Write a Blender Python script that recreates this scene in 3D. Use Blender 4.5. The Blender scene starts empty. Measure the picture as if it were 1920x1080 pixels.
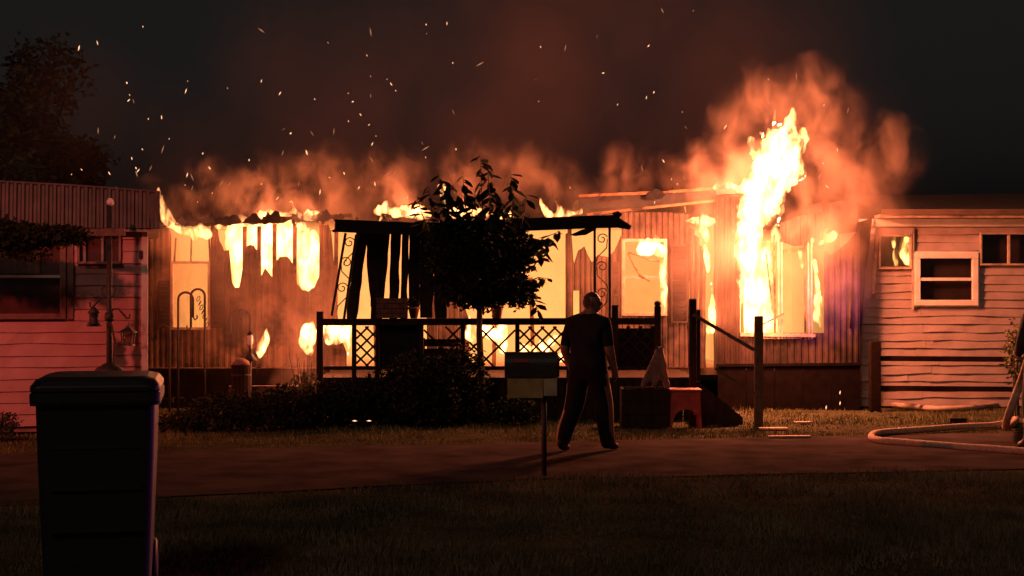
import bpy, bmesh, math, random
import numpy as np
from mathutils import Vector, Matrix, noise
R = math.radians
random.seed(7)
np.random.seed(7)

# ------------------------------------------------------------------ camera, sky, light, exposure
sc = bpy.context.scene
CAM_H, FPX, HY = 1.7, 2900.0, 550.0
cam = bpy.data.objects.new('camera', bpy.data.cameras.new('camera'))
sc.collection.objects.link(cam)
cam.location = (0, 0, CAM_H)
cam.rotation_euler = (R(90), 0, 0)
cam.data.sensor_width = 36.0
cam.data.lens = 36.0 * FPX / 1920.0
cam.data.shift_y = (HY - 540.0) / 1920.0
cam.data.clip_start = 0.1
cam.data.clip_end = 2000
sc.camera = cam

w = bpy.data.worlds.new('World'); sc.world = w; w.use_nodes = True
nt = w.node_tree; nt.nodes.clear()
sky = nt.nodes.new('ShaderNodeTexSky'); sky.sky_type = 'NISHITA'; sky.sun_disc = False
sky.sun_elevation = R(1.5); sky.sun_rotation = R(180); sky.dust_density = 3.0
sky.air_density = 2.0
hsv = nt.nodes.new('ShaderNodeHueSaturation'); hsv.inputs['Saturation'].default_value = 0.12
bg = nt.nodes.new('ShaderNodeBackground'); bg.inputs['Strength'].default_value = 0.0082
wo = nt.nodes.new('ShaderNodeOutputWorld')
nt.links.new(sky.outputs[0], hsv.inputs['Color']); nt.links.new(hsv.outputs[0], bg.inputs[0]); nt.links.new(bg.outputs[0], wo.inputs[0])

vs = sc.view_settings
vs.view_transform = 'Standard'; vs.look = 'None'; vs.exposure = 0.0; vs.gamma = 1.0; vs.use_curve_mapping = False
cy = sc.cycles
cy.use_denoising = True
cy.max_bounces = 6; cy.diffuse_bounces = 3; cy.glossy_bounces = 2; cy.transmission_bounces = 3
cy.transparent_max_bounces = 12; cy.volume_bounces = 1
cy.volume_step_rate = 2.2; cy.volume_max_steps = 64
cy.sample_clamp_indirect = 4.0
cy.use_light_tree = True

def spot(name, loc, target, watts, col, deg, blend=0.6, radius=0.25):
    l = bpy.data.lights.new(name, 'SPOT'); l.energy = watts; l.color = col
    l.spot_size = R(deg); l.spot_blend = blend; l.shadow_soft_size = radius
    o = bpy.data.objects.new(name, l); sc.collection.objects.link(o); o.location = loc
    o.rotation_euler = (Vector(target) - Vector(loc)).to_track_quat('-Z', 'Y').to_euler()
    return o
# faint warm fill added behind the camera to brighten mailbox and lawn
fill = bpy.data.objects.new('moonlight', bpy.data.lights.new('moonlight', 'SUN')); sc.collection.objects.link(fill)
fill.data.energy = 0.26; fill.data.angle = R(10); fill.data.color = (1.0, 0.68, 0.52); fill.rotation_euler = (R(52), 0, R(-18))
# the revolving red and violet lamps of the fire engines parked along the lane, outside the frame
spot('emergency_light', (-5.6, 8.2, 6.4), (-5.9, 19.0, 1.5), 2000, (1.0, 0.17, 0.12), 34)
spot('emergency_light', (-17.0, 15.2, 2.6), (-1.5, 16.5, 0.0), 3600, (1.0, 0.13, 0.06), 30)
spot('emergency_light', (9.8, 12.5, 2.4), (4.56, 22.6, 1.62), 8000, (0.95, 0.12, 0.95), 6.5)
spot('emergency_light', (8.5, 12.8, 2.0), (-2.0, 8.6, 0.75), 650, (0.75, 0.10, 0.95), 12)

# ------------------------------------------------------------------ helpers
C = sc.collection
def X(px, Y): return (px - 960.0) * Y / FPX
def Z(py, Y): return CAM_H - (py - HY) * Y / FPX
def PT(px, py, Y): return Vector((X(px, Y), Y, Z(py, Y)))

def tag(o, label, cat, group=None, kind=None):
    if label: o['label'] = label
    if cat: o['category'] = cat
    if group: o['group'] = group
    if kind: o['kind'] = kind
    return o
def thing(name, label, cat, loc=(0, 0, 0), rz=0, group=None):
    o = bpy.data.objects.new(name, None); C.objects.link(o)
    o.empty_display_size = 0.1
    o.location = loc; o.rotation_euler = (0, 0, rz)
    return tag(o, label, cat, group)

MATS = {}
def mat(name, col, rough=0.8, var=0.25, scale=6.0, bump=0.15, metallic=0.0, char=None, chscale=1.3, chlo=0.45, chhi=0.6, stretch=(1, 1, 1), spec=0.4):
    """procedural material: noise tint in world space, bump, optional soot patches"""
    if name in MATS: return MATS[name]
    m = bpy.data.materials.new(name); m.use_nodes = True
    n = m.node_tree.nodes; L = m.node_tree.links
    b = n['Principled BSDF']
    geo = n.new('ShaderNodeNewGeometry')
    mp = n.new('ShaderNodeMapping'); mp.inputs['Scale'].default_value = stretch
    L.new(geo.outputs['Position'], mp.inputs[0])
    nz = n.new('ShaderNodeTexNoise'); nz.inputs['Scale'].default_value = scale; nz.inputs['Detail'].default_value = 5
    L.new(mp.outputs[0], nz.inputs['Vector'])
    cr = n.new('ShaderNodeValToRGB')
    cr.color_ramp.elements[0].position = 0.3; cr.color_ramp.elements[1].position = 0.72
    cr.color_ramp.elements[0].color = [max(0, c * (1 - var)) for c in col] + [1]
    cr.color_ramp.elements[1].color = [min(1, c * (1 + var)) for c in col] + [1]
    L.new(nz.outputs[0], cr.inputs[0])
    out = cr.outputs[0]
    if char is not None:
        n2 = n.new('ShaderNodeTexNoise'); n2.inputs['Scale'].default_value = chscale; n2.inputs['Detail'].default_value = 6; n2.inputs['Roughness'].default_value = 0.65
        L.new(geo.outputs['Position'], n2.inputs['Vector'])
        mr = n.new('ShaderNodeMapRange'); mr.inputs[1].default_value = chlo; mr.inputs[2].default_value = chhi
        L.new(n2.outputs[0], mr.inputs[0])
        mx = n.new('ShaderNodeMix'); mx.data_type = 'RGBA'
        L.new(mr.outputs[0], mx.inputs[0]); L.new(out, mx.inputs[6]); mx.inputs[7].default_value = list(char) + [1]
        out = mx.outputs[2]
    L.new(out, b.inputs['Base Color'])
    b.inputs['Roughness'].default_value = rough; b.inputs['Metallic'].default_value = metallic
    b.inputs['Specular IOR Level'].default_value = spec
    if bump > 0:
        n3 = n.new('ShaderNodeTexNoise'); n3.inputs['Scale'].default_value = scale * 5; n3.inputs['Detail'].default_value = 4
        L.new(mp.outputs[0], n3.inputs['Vector'])
        bp = n.new('ShaderNodeBump'); bp.inputs['Strength'].default_value = bump; bp.inputs['Distance'].default_value = 0.02
        L.new(n3.outputs[0], bp.inputs['Height']); L.new(bp.outputs[0], b.inputs['Normal'])
    MATS[name] = m
    return m
def mat_emit(name, col, k):
    m = bpy.data.materials.new(name); m.use_nodes = True; n = m.node_tree.nodes; n.clear()
    e = n.new('ShaderNodeEmission'); e.inputs[0].default_value = list(col) + [1]; e.inputs[1].default_value = k
    o = n.new('ShaderNodeOutputMaterial'); m.node_tree.links.new(e.outputs[0], o.inputs[0]); return m
def mat_glass(name, tint=(0.9, 0.9, 0.9), gloss=0.12, rough=0.05):
    m = bpy.data.materials.new(name); m.use_nodes = True; n = m.node_tree.nodes; n.clear(); L = m.node_tree.links
    t = n.new('ShaderNodeBsdfTransparent'); t.inputs[0].default_value = list(tint) + [1]
    g = n.new('ShaderNodeBsdfGlossy'); g.inputs['Roughness'].default_value = rough
    x = n.new('ShaderNodeMixShader'); x.inputs[0].default_value = gloss
    o = n.new('ShaderNodeOutputMaterial')
    L.new(t.outputs[0], x.inputs[1]); L.new(g.outputs[0], x.inputs[2]); L.new(x.outputs[0], o.inputs[0]); return m
def mat_flame(k, col=(1.0, 0.39, 0.12)):
    """burning gas: volume emission torn by stretched noise; thick parts whiten, thin rims stay orange"""
    key = 'flame_%.1f_%.2f' % (k, col[1])
    if key in MATS: return MATS[key]
    m = bpy.data.materials.new(key); m.use_nodes = True; n = m.node_tree.nodes; n.clear(); L = m.node_tree.links
    geo = n.new('ShaderNodeNewGeometry'); mp = n.new('ShaderNodeMapping'); mp.inputs['Scale'].default_value = (1, 1, 0.45)
    L.new(geo.outputs['Position'], mp.inputs[0])
    nz = n.new('ShaderNodeTexNoise'); nz.inputs['Scale'].default_value = 8.5; nz.inputs['Detail'].default_value = 3; nz.inputs['Distortion'].default_value = 0.8
    L.new(mp.outputs[0], nz.inputs['Vector'])
    mr = n.new('ShaderNodeMapRange'); mr.interpolation_type = 'SMOOTHSTEP'
    mr.inputs[1].default_value = 0.40; mr.inputs[2].default_value = 0.64; mr.inputs[3].default_value = 0.05 * k; mr.inputs[4].default_value = 1.9 * k
    L.new(nz.outputs[0], mr.inputs[0])
    e = n.new('ShaderNodeEmission'); e.inputs[0].default_value = list(col) + [1]; L.new(mr.outputs[0], e.inputs[1])
    o = n.new('ShaderNodeOutputMaterial'); L.new(e.outputs[0], o.inputs['Volume'])
    m.cycles.volume_step_rate = 0.6
    MATS[key] = m; return m

class MB:
    def __init__(s): s.v = []; s.f = []
    def add(s, vs_, fs_):
        b = len(s.v); s.v += [tuple(v) for v in vs_]; s.f += [tuple(b + i for i in f) for f in fs_]; return s
    def box(s, c, d, rot=None):
        c = Vector(c); h = Vector(d) / 2; vs_ = []
        for sx in (-1, 1):
            for sy in (-1, 1):
                for sz in (-1, 1):
                    p = Vector((sx * h.x, sy * h.y, sz * h.z))
                    if rot is not None: p = rot @ p
                    vs_.append(c + p)
        return s.add(vs_, [(0, 1, 3, 2), (4, 6, 7, 5), (0, 4, 5, 1), (2, 3, 7, 6), (0, 2, 6, 4), (1, 5, 7, 3)])
    def bar(s, a, b, wd, dp, up=(0, 1, 0)):
        """rectangular bar from a to b; wd across, dp along 'up'"""
        a = Vector(a); b = Vector(b); d = (b - a).normalized(); u = Vector(up)
        u = (u - d * u.dot(d)).normalized(); sd = d.cross(u)
        vs_ = []
        for p in (a, b):
            for i, j in ((-1, -1), (1, -1), (1, 1), (-1, 1)):
                vs_.append(p + sd * (i * wd / 2) + u * (j * dp / 2))
        return s.add(vs_, [(3, 2, 1, 0), (4, 5, 6, 7), (0, 1, 5, 4), (1, 2, 6, 5), (2, 3, 7, 6), (3, 0, 4, 7)])
    def tube(s, pts, r, n=8, cap=True):
        pts = [Vector(p) for p in pts]; rr = r if isinstance(r, (list, tuple)) else [r] * len(pts)
        b = len(s.v); prev = None
        for i, p in enumerate(pts):
            d = (pts[min(i + 1, len(pts) - 1)] - pts[max(i - 1, 0)])
            d = d.normalized() if d.length > 1e-9 else Vector((0, 0, 1))
            if prev is None:
                u = d.cross(Vector((0.31, 0.84, 0.45))).normalized()
            else:
                u = (prev - d * prev.dot(d)); u = u.normalized() if u.length > 1e-6 else d.orthogonal().normalized()
            prev = u; v2 = d.cross(u)
            for k in range(n):
                a = 2 * math.pi * k / n
                s.v.append(tuple(p + (u * math.cos(a) + v2 * math.sin(a)) * rr[i]))
        for i in range(len(pts) - 1):
            for k in range(n):
                s.f.append((b + i * n + k, b + i * n + (k + 1) % n, b + (i + 1) * n + (k + 1) % n, b + (i + 1) * n + k))
        if cap:
            s.f.append(tuple(b + k for k in reversed(range(n)))); e = b + (len(pts) - 1) * n
            s.f.append(tuple(e + k for k in range(n)))
        return s
    def lathe(s, prof, c=(0, 0, 0), n=20):
        c = Vector(c); b = len(s.v)
        for r, z in prof:
            for k in range(n):
                a = 2 * math.pi * k / n
                s.v.append((c.x + r * math.cos(a), c.y + r * math.sin(a), c.z + z))
        for i in range(len(prof) - 1):
            for k in range(n):
                s.f.append((b + i * n + k, b + i * n + (k + 1) % n, b + (i + 1) * n + (k + 1) % n, b + (i + 1) * n + k))
        s.f.append(tuple(b + k for k in reversed(range(n)))); e = b + (len(prof) - 1) * n
        s.f.append(tuple(e + k for k in range(n)))
        return s
    def prism(s, outline, y0, y1):
        """outline of (x,z) points extruded from y0 to y1"""
        n = len(outline)
        vs_ = [(x, y0, z) for x, z in outline] + [(x, y1, z) for x, z in outline]
        fs_ = [tuple(range(n)), tuple(reversed(range(n, 2 * n)))] + [(i, i + n, (i + 1) % n + n, (i + 1) % n) for i in range(n)]
        return s.add(vs_, fs_)
    def mesh(s, name, m=None, smooth=False):
        me = bpy.data.meshes.new(name); me.from_pydata(s.v, [], s.f)
        if m: me.materials.append(m)
        bm = bmesh.new(); bm.from_mesh(me); bmesh.ops.recalc_face_normals(bm, faces=bm.faces); bm.to_mesh(me); bm.free()
        if smooth: me.polygons.foreach_set('use_smooth', [True] * len(me.polygons))
        me.update(); return me
    def build(s, name, m, parent=None, smooth=False, bevel=0.0):
        return put(name, s.mesh(name, m, smooth), parent, bevel=bevel)
def put(name, me, parent=None, loc=None, rot=None, scale=None, bevel=0.0):
    o = bpy.data.objects.new(name, me); C.objects.link(o)
    if parent is not None: o.parent = parent
    if loc is not None: o.location = loc
    if rot is not None: o.rotation_euler = rot
    if scale is not None: o.scale = scale
    if bevel > 0:
        md = o.modifiers.new('bevel', 'BEVEL'); md.width = bevel; md.segments = 2; md.limit_method = 'ANGLE'
    return o
def evaluated(o):
    dg = bpy.context.evaluated_depsgraph_get(); dg.update()
    me = bpy.data.meshes.new_from_object(o.evaluated_get(dg)); return me
def N3(p, s=1.0): return noise.noise(Vector(p) * s)

# ------------------------------------------------------------------ materials
m_char = mat('charred_wood', (0.009, 0.006, 0.006), 0.95, 0.5, 12, 0.6)
m_black = mat('black_plastic', (0.012, 0.012, 0.013), 0.55, 0.2, 20, 0.05)
m_darkmetal = mat('dark_iron', (0.02, 0.016, 0.015), 0.6, 0.3, 20, 0.1)
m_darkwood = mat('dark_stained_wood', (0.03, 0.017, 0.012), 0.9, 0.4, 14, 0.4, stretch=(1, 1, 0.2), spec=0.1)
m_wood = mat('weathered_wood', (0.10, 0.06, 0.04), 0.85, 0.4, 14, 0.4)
m_siding_main = mat('tan_ribbed_siding', (0.17, 0.10, 0.066), 0.75, 0.45, 4, 0.15, char=(0.014, 0.009, 0.007), chscale=1.5, chlo=0.42, chhi=0.60, stretch=(1, 1, 0.3), spec=0.15)
m_siding_burnt = mat('burnt_ribbed_siding', (0.10, 0.06, 0.045), 0.7, 0.35, 5, 0.15, char=(0.014, 0.009, 0.008), chscale=1.6, chlo=0.42, chhi=0.62, spec=0.2)
m_siding_bay = mat('bay_siding', (0.065, 0.038, 0.033), 0.6, 0.3, 5, 0.1, char=(0.02, 0.013, 0.01), chscale=1.8, chlo=0.43, chhi=0.60, spec=0.15)
m_siding_left = mat('red_lap_siding', (0.50, 0.20, 0.17), 0.38, 0.14, 3, 0.05, spec=0.6)
m_siding_right = mat('cream_lap_siding', (0.38, 0.27, 0.24), 0.5, 0.16, 4, 0.08, char=(0.32, 0.22, 0.15), chscale=1.8, chlo=0.55, chhi=0.8)
m_trim = mat('white_trim', (0.70, 0.62, 0.54), 0.45, 0.12, 6, 0.05)
m_trim_soot = mat('sooty_trim', (0.42, 0.30, 0.22), 0.6, 0.3, 8, 0.1, char=(0.05, 0.03, 0.02), chlo=0.5, chhi=0.7)
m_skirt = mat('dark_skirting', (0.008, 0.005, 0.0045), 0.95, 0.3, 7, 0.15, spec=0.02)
m_mansard = mat('brown_ribbed_metal', (0.085, 0.07, 0.06), 0.55, 0.3, 5, 0.05, metallic=0.1)
m_shutter = mat('dark_shutter', (0.02, 0.010, 0.009), 0.7, 0.3, 9, 0.15)
m_stud = mat('burning_stud', (0.22, 0.10, 0.05), 0.85, 0.45, 10, 0.4, char=(0.02, 0.012, 0.01), chscale=3, chlo=0.5, chhi=0.6)
m_interior = mat('scorched_interior', (0.22, 0.13, 0.08), 0.9, 0.4, 3, 0.1)
m_roofdark = mat('dark_roofing', (0.03, 0.024, 0.022), 0.85, 0.3, 8, 0.3)
m_road = mat('asphalt', (0.062, 0.046, 0.042), 0.97, 0.4, 2.2, 0.5, char=(0.09, 0.068, 0.06), chscale=0.6, chlo=0.5, chhi=0.75, spec=0.0)
m_ground = mat('turf_soil', (0.055, 0.05, 0.03), 0.95, 0.45, 1.5, 0.6, spec=0.0)
m_grass = mat('grass_blades', (0.125, 0.11, 0.065), 0.95, 0.5, 1.3, 0, spec=0.0)
m_grassdry = mat('verge_grass_blades', (0.14, 0.125, 0.045), 0.95, 0.45, 1.6, 0, spec=0.05)
m_leaf = mat('dark_leaf', (0.022, 0.028, 0.012), 0.9, 0.4, 5, 0, spec=0.1)
m_leaf2 = mat('shrub_leaf', (0.022, 0.026, 0.013), 0.95, 0.5, 4, 0, spec=0.1)
m_leaf3 = mat('climber_leaf', (0.16, 0.15, 0.05), 0.7, 0.4, 5, 0)
m_bark = mat('bark', (0.05, 0.035, 0.025), 0.9, 0.4, 20, 0.5)
m_redwood = mat('red_paint', (0.38, 0.05, 0.04), 0.55, 0.25, 10, 0.15)
m_cloth = mat('pale_cloth', (0.22, 0.11, 0.09), 0.9, 0.3, 14, 0.2)
m_hose = mat('fire_hose_jacket', (0.45, 0.30, 0.22), 0.85, 0.25, 25, 0.3)
m_glass_warm = mat_glass('window_glass', (0.92, 0.9, 0.86), 0.10)
m_glass_dark = mat_glass('dark_window_glass', (0.85, 0.8, 0.78), 0.10, 0.04)
m_brickred = mat('brick_red', (0.20, 0.07, 0.05), 0.85, 0.35, 12, 0.3)

# ------------------------------------------------------------------ the ground
def sheet(name, pts, z, m, kind='structure'):
    me = bpy.data.meshes.new(name); me.from_pydata([(x, y, z) for x, y in pts], [], [tuple(range(len(pts)))]); me.materials.append(m)
    o = put(name, me); o['kind'] = kind; return o
gx = np.concatenate([np.linspace(-300, -14, 8), np.linspace(-12, 12, 60), np.linspace(14, 300, 8)])
gy = np.concatenate([np.linspace(-40, 2, 5), np.linspace(4, 30, 70), np.linspace(33, 400, 9)])
def road_near(x): return 14.10 + (0.17 * x if x > 0 else 0.42 * max(x, -6) + 0.2 * min(0, x + 6))
def road_band(x, y): return y - 0.22 * x     # far edge 17.55
def gz(x, y):
    b = road_band(x, y); q = y - road_near(x)
    if (q > -0.15 and b < 17.7) or y > 20 or y < 5 or abs(x) > 11: return 0.0
    k = min(1, abs(q + 0.15), abs(b - 17.7))
    return 0.035 * k * N3((x * 0.6, y * 0.6, 3.1))
gv = [(x, y, gz(x, y) - 0.006) for y in gy for x in gx]; nx = len(gx)
gf = [(j * nx + i, j * nx + i + 1, (j + 1) * nx + i + 1, (j + 1) * nx + i) for j in range(len(gy) - 1) for i in range(nx - 1)]
g = MB(); g.v = gv; g.f = gf
tag(g.build('ground', m_ground, smooth=True), None, None, kind='structure')
xs = np.linspace(-60, 60, 240)
rv, rf = [], []
for i, x in enumerate(xs):
    e0 = road_near(x) + 0.09 * N3((x * 1.3, 0, 0)) + 0.03 * N3((x * 5, 2, 0)); e1 = 17.55 + 0.22 * x + 0.08 * N3((x * 1.1, 9, 0)) + 0.03 * N3((x * 6, 5, 0))
    rv += [(x, e0, 0.004), (x, (e0 + e1) / 2, 0.02), (x, e1, 0.004)]
    if i: b = i * 3; rf += [(b - 3, b, b + 1, b - 2), (b - 2, b + 1, b + 2, b - 1)]
g = MB(); g.v = rv; g.f = rf
tag(g.build('road', m_road, smooth=True), None, None, kind='structure')

def grass(name, label, n, region, m, hmin, hmax, wid=0.006, keep=None):
    pts = []
    while len(pts) < n:
        x, y = region()
        if keep and not keep(x, y): continue
        pts.append((x, y))
    P_ = np.array(pts); n = len(P_)
    ang = np.random.rand(n) * 6.283; h = hmin + (hmax - hmin) * np.random.rand(n) ** 1.6
    cl = np.array([0.3 + 1.1 * max(0, 0.5 + N3((x * 0.8, y * 0.8, 0)) + 0.5 * N3((x * 2.7, y * 2.7, 4))) for x, y in pts]); h = h * cl
    z0 = np.array([gz(x, y) for x, y in pts]) - 0.008
    ca, sa = np.cos(ang), np.sin(ang); ln = (np.random.rand(n) - 0.5) * 0.9 * h; ln2 = (np.random.rand(n) - 0.5) * 0.9 * h
    V = np.zeros((n, 3, 3)); V[:, 0] = np.stack([P_[:, 0] - ca * wid, P_[:, 1] - sa * wid, z0], 1)
    V[:, 1] = np.stack([P_[:, 0] + ca * wid, P_[:, 1] + sa * wid, z0], 1)
    V[:, 2] = np.stack([P_[:, 0] + ln, P_[:, 1] + ln2, z0 + h], 1)
    me = bpy.data.meshes.new(name); me.from_pydata(V.reshape(-1, 3).tolist(), [], [(3 * i, 3 * i + 1, 3 * i + 2) for i in range(n)])
    me.materials.append(m); o = put(name, me); return tag(o, label, 'grass', kind='stuff')
def reg_lawn():
    y = 9.0 + 5.6 * random.random() ** 0.8; x = (random.random() * 2 - 1) * (y * 0.35 + 0.4); return x, y
grass('lawn_grass', 'dark front lawn grass on the near side of the lane', 42000, reg_lawn, m_grass, 0.03, 0.085, 0.006, lambda x, y: y < road_near(x) - 0.02 + 0.25 * N3((x * 1.5, y * 1.5, 1)))
def reg_verge():
    y = 15.5 + 7.3 * random.random(); x = (random.random() * 2 - 1) * (y * 0.35 + 0.4); return x, y
grass('verge_grass', 'firelit grass verge between the lane and the houses', 42000, reg_verge, m_grassdry, 0.02, 0.07, 0.006, lambda x, y: road_band(x, y) > 17.6 + 0.14 * N3((x * 2, y * 2, 1)))

# ------------------------------------------------------------------ lap siding
def lap_board(x0, x1, z0, z1, y, wob=0.0, lip=0.022, seed=0.0, sag=0.0):
    """one lapped board lying in the plane y, its lower lip proud"""
    n = max(2, int((x1 - x0) / 0.16)); vs_, fs_ = [], []
    for i in range(n + 1):
        x = x0 + (x1 - x0) * i / n
        dz = wob * N3((x * 1.7 + seed, seed * 3.1, 0)) + sag * math.sin(math.pi * i / n); dy = wob * 0.8 * N3((x * 2.6, seed * 1.7, 4))
        dt = wob * 0.5 * N3((x * 1.7 + seed, seed * 3.1 + 0.5, 0))
        vs_ += [(x, y - lip + dy, z0 + dz), (x, y - 0.004 + dy * 0.4, z1 + dt), (x, y + 0.008, z1 + dt), (x, y + 0.008, z0 + dz)]
        if i:
            b = i * 4
            for k in range(4): fs_.append((b - 4 + k, b - 4 + (k + 1) % 4, b + (k + 1) % 4, b + k))
    e = n * 4; fs_ += [(3, 2, 1, 0), (e, e + 1, e + 2, e + 3)]
    m_ = MB(); m_.v = vs_; m_.f = fs_; return m_
def frame_boxes(mb, x0, x1, z0, z1, y, wd, dp):
    mb.box(((x0 + x1) / 2, y, z1 - wd / 2), (x1 - x0, dp, wd)); mb.box(((x0 + x1) / 2, y, z0 + wd / 2), (x1 - x0, dp, wd))
    for xx in (x0 + wd / 2, x1 - wd / 2): mb.box((xx, y, (z0 + z1) / 2), (wd, dp - 0.004, z1 - z0 - 2 * wd))
    return mb
def window(parent, x0, x1, z0, z1, y, mframe, mglass, wd=0.05, sash=True, name='window'):
    f = frame_boxes(MB(), x0, x1, z0, z1, y, wd, 0.09).build(name, mframe, parent, bevel=0.006)
    zm = (z0 + z1) / 2
    if sash:
        MB().box(((x0 + x1) / 2, y - 0.005, zm), (x1 - x0 - 2 * wd + 0.01, 0.05, 0.045)).build('sash_rail', mframe, f)
        for a, b, yy in ((z0 + wd, zm - 0.0225, y - 0.012), (zm + 0.0225, z1 - wd, y + 0.012)):
            MB().box(((x0 + x1) / 2, yy, (a + b) / 2), (x1 - x0 - 2 * wd + 0.006, 0.006, b - a + 0.006)).build('pane', mglass, f)
    else:
        MB().box(((x0 + x1) / 2, y, zm), (x1 - x0 - 2 * wd + 0.006, 0.006, z1 - z0 - 2 * wd + 0.006)).build('pane', mglass, f)
    return f

# ------------------------------------------------------------------ the neighbour on the left (end wall, turned about 13 degrees)
LH = thing('mobile_home', 'red lap sided mobile home end under a brown ribbed metal mansard', 'house', (-4.50, 19.0, 0), R(13.0))
# local frame: x runs left as negative from the corner, y into the house, z up
WL = -5.2
def lx(px): return (px - 272.0) / 152.6 * 1.03
def lz(py): return CAM_H - (py - HY) / 152.6
wx0, wx1, wz0, wz1 = lx(-8), lx(133), lz(598), lz(440)
sx0, sx1, sz0, sz1 = lx(152), lx(229), lz(496), lz(436)
nb = 17; zb, zt = 0.10, 2.50; h = (zt - zb) / nb
for i in range(nb):
    z0 = zb + i * h; z1 = z0 + h + 0.012; zc = z0 + h / 2
    cuts = []
    if wz0 - 0.03 < zc < wz1 + 0.03: cuts.append((wx0, wx1))
    if sz0 - 0.03 < zc < sz1 + 0.03: cuts.append((sx0, sx1))
    a = WL
    for c0, c1 in cuts + [(-0.03, None)]:
        if c0 - a > 0.05: lap_board(a, c0, z0, z1, 0, 0.014, 0.024, i * 1.37).build('siding_board', m_siding_left, LH)
        a = c1
MB().box((-2.6, 1.75, 1.25), (5.15, 3.45, 2.45)).build('wall', mat('left_house_wall', (0.3, 0.14, 0.12), 0.7), LH)
MB().box((WL / 2, 0.06, 0.05), (-WL - 0.06, 0.06, 0.14)).build('skirting', m_skirt, LH)
MB().box((-0.012, -0.004, 1.30), (0.075, 0.075, 2.42)).build('corner_trim', m_trim, LH, bevel=0.006)
MB().box((-0.06, -0.05, 2.18), (0.035, 0.05, 0.09)).build('downspout_bracket', m_darkmetal, LH)
for i in range(15):
    z0 = zb + i * 0.16
    MB().box((0.004, 1.75, z0 + 0.08), (0.02, 3.3, 0.155)).build('side_board', m_siding_left, LH)
# mansard: ribbed metal, bowed along the top
def bow(x): return 2.93 + 0.12 * (1 - ((x + 3.0) / 3.2) ** 2 if -6.2 < x else 0)
nr = 60; x_end = 0.17
for i in range(nr):
    xa = WL - 0.1 + (x_end - WL + 0.1) * i / nr; xb = WL - 0.1 + (x_end - WL + 0.1) * (i + 1) / nr; q = (xb - xa)
    zt0, zt1 = bow(xa), bow(xb); zl = 2.49
    yt, yl = -0.10, -0.20
    prof = [(0, 0), (0.12, 0.0), (0.3, -0.028), (0.62, -0.028), (0.8, 0.0), (1, 0)]
    vs_, fs_ = [], []
    for t, d in prof:
        x = xa + q * t; zt_ = zt0 + (zt1 - zt0) * t
        vs_ += [(x, yl + d, zl), (x, yt + d, zt_), (x, yt + 0.02, zt_), (x, yl + 0.02, zl)]
    for k in range(len(prof) - 1):
        b = k * 4
        for e in range(4): fs_.append((b + e, b + (e + 1) % 4, b + 4 + (e + 1) % 4, b + 4 + e))
    fs_ += [(3, 2, 1, 0)]; e = (len(prof) - 1) * 4; fs_ += [(e, e + 1, e + 2, e + 3)]
    mm = MB(); mm.v = vs_; mm.f = fs_; mm.build('roof_rib', m_mansard, LH)
mm = MB()
for i in range(24):
    xa = WL - 0.1 + (x_end - WL + 0.1) * i / 24; xb = WL - 0.1 + (x_end - WL + 0.1) * (i + 1) / 24
    mm.add([(xa, -0.13, bow(xa)), (xb, -0.13, bow(xb)), (xb, -0.13, bow(xb) + 0.02), (xa, -0.13, bow(xa) + 0.02), (xa, 3.5, bow(xa)), (xb, 3.5, bow(xb)), (xb, 3.5, bow(xb) + 0.02), (xa, 3.5, bow(xa) + 0.02)],
           [(0, 1, 2, 3), (7, 6, 5, 4), (3, 2, 6, 7), (0, 4, 5, 1)] + ([(0, 3, 7, 4)] if i == 0 else []) + ([(1, 5, 6, 2)] if i == 23 else []))
mm.build('roof', m_mansard, LH)
MB().box((WL / 2 + 0.05, -0.08, 2.465), (-WL + 0.1, 0.22, 0.03)).build('soffit', m_trim_soot, LH)
MB().prism([(0.02, 2.48), (0.16, 2.49), (0.17, 2.93), (0.02, 2.9)], -0.19, 3.4).build('roof_side', m_mansard, LH)
m_wintrim = mat('brown_window_trim', (0.26, 0.14, 0.11), 0.6, 0.2, 9)
wd = window(LH, wx0, wx1, wz0, wz1, -0.03, m_wintrim, m_glass_dark, 0.07)
MB().box(((wx0 + wx1) / 2, -0.06, (wz0 + wz1) / 2), (wx1 - wx0 - 0.14, 0.022, 0.03)).build('sash_bar', m_trim, wd)
MB().box((wx1 + 0.05, -0.035, (wz0 + wz1) / 2), (0.07, 0.05, wz1 - wz0)).build('window_trim', m_wintrim, LH)
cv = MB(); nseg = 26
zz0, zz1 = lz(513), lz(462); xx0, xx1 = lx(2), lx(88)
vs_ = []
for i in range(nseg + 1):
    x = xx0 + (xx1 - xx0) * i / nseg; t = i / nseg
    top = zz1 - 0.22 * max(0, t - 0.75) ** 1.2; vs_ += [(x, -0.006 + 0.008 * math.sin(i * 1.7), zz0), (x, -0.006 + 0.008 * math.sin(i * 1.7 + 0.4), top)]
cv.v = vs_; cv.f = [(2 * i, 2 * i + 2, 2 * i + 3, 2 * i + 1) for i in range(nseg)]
cv.build('reflection_sheet', mat('tan_reflection', (0.55, 0.36, 0.24), 0.9, 0.2, 9), wd)  # tan sheet behind the glass, imitating a reflection in the upper sash
sw = window(LH, sx0, sx1, sz0, sz1, -0.03, mat('small_window_trim', (0.34, 0.2, 0.17), 0.6), m_glass_dark, 0.03, sash=False, name='small_window')
for px in (165, 196): MB().box((lx(px), -0.05, (sz0 + sz1) / 2), (0.026, 0.03, sz1 - sz0 - 0.05)).build('mullion', m_trim_soot, sw)

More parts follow.
